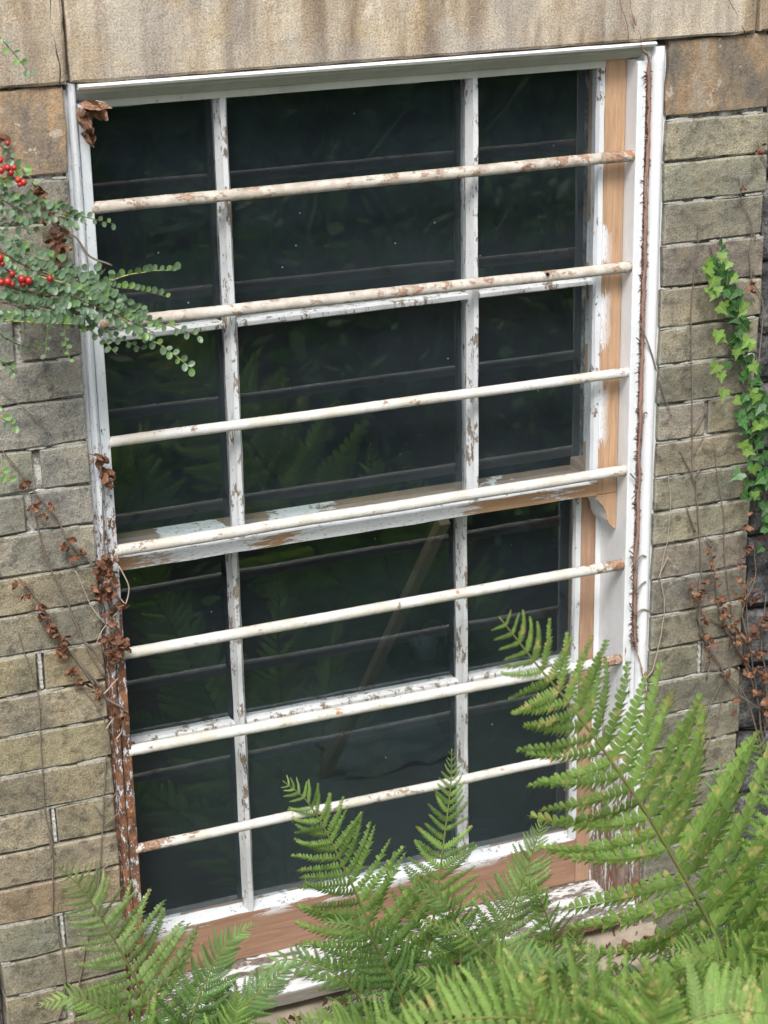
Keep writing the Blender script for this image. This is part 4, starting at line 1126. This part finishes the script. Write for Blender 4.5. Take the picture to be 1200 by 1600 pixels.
vine('long bare vine stem wandering down the left bricks', [[(70, 1640), (100, 1560), (95, 1470), (83, 1440), (82, 1330), (70, 1262), (62, 1130), (58, 1080), (35, 1010), (28, 985)], [(82, 1340), (75, 1300), (87, 1335)]])
vine('bare vine stem forking beside the left jamb at the bottom', [[(110, 1640), (125, 1530), (140, 1450), (155, 1370), (160, 1290), (165, 1200), (170, 1150), (160, 1120), (130, 1075)], [(160, 1275), (146, 1258)], [(158, 1360), (180, 1345)], [(164, 1290), (185, 1270)], [(166, 1255), (182, 1238)]])
vine('pale thin vine stem looping over the left jamb above the fern', [[(185, 885), (200, 915), (195, 945), (165, 975), (148, 1010)], [(165, 975), (142, 945), (118, 892)], [(195, 945), (185, 930)], [(162, 1085), (185, 1060)], [(165, 1140), (178, 1122)], [(180, 1155), (192, 1140), (190, 1110)]], mat='stem_pale', Y=-.014, r0=.0016)
vine('withered vine with brown leaf tufts on the bricks left of the lower panes', [[(195, 1108), (165, 1090), (150, 1065), (110, 1020), (90, 985), (70, 955), (45, 920), (28, 903)], [(150, 1070), (125, 1040), (112, 1018)]], [(29, 908, 4, 3), (42, 930, 3, 3), (61, 945, 5, 3), (65, 960, 5, 4), (80, 975, 5, 4), (82, 990, 8, 4), (98, 1005, 8, 5), (98, 1020, 7, 4), (115, 1045, 6, 5), (133, 1065, 5, 4), (155, 1085, 6, 5), (190, 1118, 8, 5)], r0=.0024)
vine('dark thorny vine crossing the left bricks towards the jamb clump', [[(150, 885), (130, 870), (108, 845), (90, 815), (60, 775), (30, 735), (0, 700)], [(165, 1060), (130, 1000), (100, 930), (75, 880), (60, 830), (52, 800)], [(160, 1040), (150, 1020), (130, 1000)]], [(33, 757, 3, 3), (50, 786, 4, 4), (76, 785, 3, 2), (72, 805, 3, 2), (105, 850, 5, 4), (125, 865, 4, 4)], r0=.0022)
vine('fine dark vine slanting across the upper left bricks', [[(80, 680), (50, 650), (20, 625), (0, 610)], [(70, 565), (40, 540), (0, 515)]], r0=.0011)
vine('short vine with limp brown leaves beside the red berries', [[(175, 415), (140, 400), (120, 372), (100, 360), (75, 330), (60, 290), (40, 270), (20, 250), (0, 200)]], [(58, 292, 3, 4), (57, 305, 3, 3), (65, 335, 3, 4), (85, 352, 5, 4), (88, 372, 7, 5), (92, 385, 7, 6), (8, 215, 3, 3)], r0=.002, lsize=(.012, .02))
jc = vine('clumps of rust brown dead leaves clinging to the left jamb', [[(172, 1030), (170, 950), (165, 890), (160, 800), (158, 725), (133, 705)]], [(158, 712, 4, 3), (156, 735, 5, 4), (160, 752, 4, 4), (150, 720, 3, 3), (158, 880, 11, 6), (166, 892, 9, 6), (172, 872, 4, 5), (158, 920, 7, 5), (174, 920, 7, 5), (182, 945, 6, 4), (178, 998, 8, 5), (188, 1010, 8, 5), (180, 1022, 8, 5), (172, 960, 3, 4)], r0=.002, Y=-.006, lsize=(.012, .022))
vine('straight bare vine stem up the middle of the right bricks', [[(1095, 1000), (1092, 930), (1096, 880), (1090, 800), (1088, 760), (1082, 740), (1082, 640), (1080, 500), (1084, 430), (1090, 380), (1092, 345)], [(1082, 680), (1097, 655), (1102, 630)], [(1083, 710), (1092, 695), (1102, 680)], [(1087, 755), (1070, 720), (1062, 705)], [(1086, 830), (1075, 800), (1072, 790)], [(1088, 740), (1096, 730)], [(1090, 772), (1096, 762)], [(1105, 1060), (1110, 1020), (1090, 960)]], mat='stem', r0=.0019)
vine('right edge bare vine stem beside the ivy', [[(1180, 620), (1192, 480), (1175, 440), (1172, 400), (1175, 350), (1160, 320), (1157, 290), (1155, 275)], [(1200, 262), (1190, 240), (1185, 222)], [(1180, 372), (1175, 355)]], [(1186, 232, 3, 3), (1174, 448, 3, 3), (1159, 292, 2, 2)], r0=.0016)
vine('thin pale vine arcing beside the right jamb', [[(1010, 1060), (1022, 1040), (1035, 980), (1038, 940), (1032, 900), (1035, 880), (1043, 840), (1047, 790), (1045, 740), (1042, 730)], [(1028, 905), (1043, 870)], [(1060, 890), (1052, 885), (1055, 893)]], mat='stem_pale', r0=.0013)
vine('forked vine stem down the lower right bricks', [[(1140, 1010), (1142, 950), (1133, 870), (1130, 800), (1120, 730), (1117, 700)], [(1100, 1180), (1125, 1110), (1135, 1060), (1145, 1020)], [(1080, 1180), (1110, 1100), (1125, 1070)], [(1030, 590), (1040, 625), (1050, 650)]], r0=.0016)
vine('thin vine and hair cracks down the lintel above the right jamb', [[(983, 60), (980, 40), (970, 10), (968, -10)]], Y=-.019, r0=.0009)
# large dry leaf in the top left corner of the frame
dl = empty('dry_leaf', at(130, 165, -.005), 'large curled dry leaf stuck in the top left corner of the window frame', 'leaf')
def blade(p0, p1, w, seed):
    A_ = at(*p0, -.008); B_ = at(*p1, -.016); d = B_ - A_; L = d.length; d.normalize(); sd3 = d.cross(Vector((0, -1, 0))).normalized(); s = MB(); n = 14
    for i in range(n + 1):
        u = i / n
        for j in range(n + 1):
            v = j / n - .5; ang = 2 * math.pi * u
            hw = w * (math.sin(math.pi * min(1, u * .93 + .05)) ** .55) * (1 + .45 * noise.noise(Vector((u * 4.5, seed, (v > 0) * 5.))))
            q = A_ + d * L * (u + .10 * noise.noise(Vector((v * 5, seed, 1)))) + sd3 * v * 2 * hw
            q.y += -.012 + .016 * math.cos(v * 5.5 + seed) + .014 * noise.noise(Vector((u * 3.2, v * 4, seed))) + .006 * abs(noise.noise(Vector((u * 8, v * 8, seed))))
            s.v.append(q)
    for i in range(n):
        for j in range(n): a = i * (n + 1) + j; s.f.append((a, a + 1, a + n + 2, a + n + 1))
    s.build('blade', M['dead_grey'], dl, fix=False, smooth=False)
blade((124, 164), (168, 164), .007, 2)
blade((140, 158), (160, 186), .012, 5)
blade((126, 166), (139, 204), .013, 9)
blade((129, 192), (143, 226), .011, 14)
s = MB(); s.tube(pxline([(150, 157), (162, 160), (169, 164)], -.014), .0009, 5); s.build('stalk', M['stem_pale'], dl, smooth=True)

# fallen leaves and crumbs on the stone sill
rl = random.Random(31); fl = empty('fallen_leaves', (.6, -.05, -1.67), 'scatter of brown fallen leaves and crumbs on the stone sill under the ferns', 'leaf litter', kind='stuff')
s = MB()
for i in range(70):
    me = rl.choice(DL); m = mat_frame((rl.uniform(.0, 1.1), rl.uniform(-.09, -.01), -1.668), (rl.uniform(-1, 1), rl.uniform(-1, 1), .1), (rl.uniform(-.4, .4), rl.uniform(-.4, .4), 1), rl.uniform(.012, .03))
    b = len(s.v); s.v += [m @ v.co for v in me.vertices]; s.f += [tuple(b + k for k in p.vertices) for p in me.polygons]
s.build('litter', M['dead'], fl, fix=False)

# ================================================================ UNDERGROWTH (what the panes reflect)
ru = random.Random(77); s = MB()
def uleaf(p, L):
    a = Vector((ru.gauss(0, 1), ru.gauss(0, 1), ru.gauss(.2, .7))).normalized(); b = a.orthogonal().normalized(); b = (Matrix.Rotation(ru.uniform(0, 6.28), 3, a) @ b)
    w = L * ru.uniform(.16, .3)
    s.quad(p, p + a * L * .5 + b * w, p + a * L, p + a * L * .5 - b * w)
for i in range(42000):
    x = ru.uniform(-3.5, 5.5); y = -3.75 - abs(ru.gauss(0, 1.2))
    cl = noise.noise(Vector((x * 1.1, y * 1.1, 3)))
    h = ground_h(x, y) + abs(ru.gauss(0, .5)) * (1 + cl * 1.4)
    uleaf(Vector((x, y, h)), ru.uniform(.03, .10))
for i in range(9000):
    x = ru.uniform(-3.2, 5); y = ru.uniform(-3.4, -1.3)
    if abs(x - CAM.x) < .7 and y < -2.6: continue
    cl = noise.noise(Vector((x * 2.1, y * 2.1, 8)))
    if cl < -.05: continue
    top = min(.34, (-y - .9) * .3)
    uleaf(Vector((x, y, ground_h(x, y) + ru.random() * top)), ru.uniform(.04, .11))
for i in range(900):
    x = ru.uniform(-3, 4.5); y = ru.uniform(-4.6, -1.5)
    if abs(x - CAM.x) < .8 and y < -2.4: continue
    p = Vector((x, y, ground_h(x, y))); a = ru.uniform(0, 6.28); L = ru.uniform(.25, .7) * (.45 if y > -2.4 else 1); lean = ru.uniform(.2, .8); w = ru.uniform(.004, .010)
    dd = Vector((math.cos(a), math.sin(a), 0)); sd2 = Vector((-dd.y, dd.x, 0)); b0 = len(s.v)
    for k in range(6):
        t = k / 5; q = p + dd * L * lean * t * t + Vector((0, 0, L * (t - .35 * lean * t * t))); ww = w * (1 - t * .9)
        s.v += [q - sd2 * ww, q + sd2 * ww]
    for k in range(5): s.f.append((b0 + 2 * k, b0 + 2 * k + 1, b0 + 2 * k + 3, b0 + 2 * k + 2))
tag(s.build('undergrowth', M['under'], fix=False), 'low mixed undergrowth on the bank facing the window', None, kind='stuff')
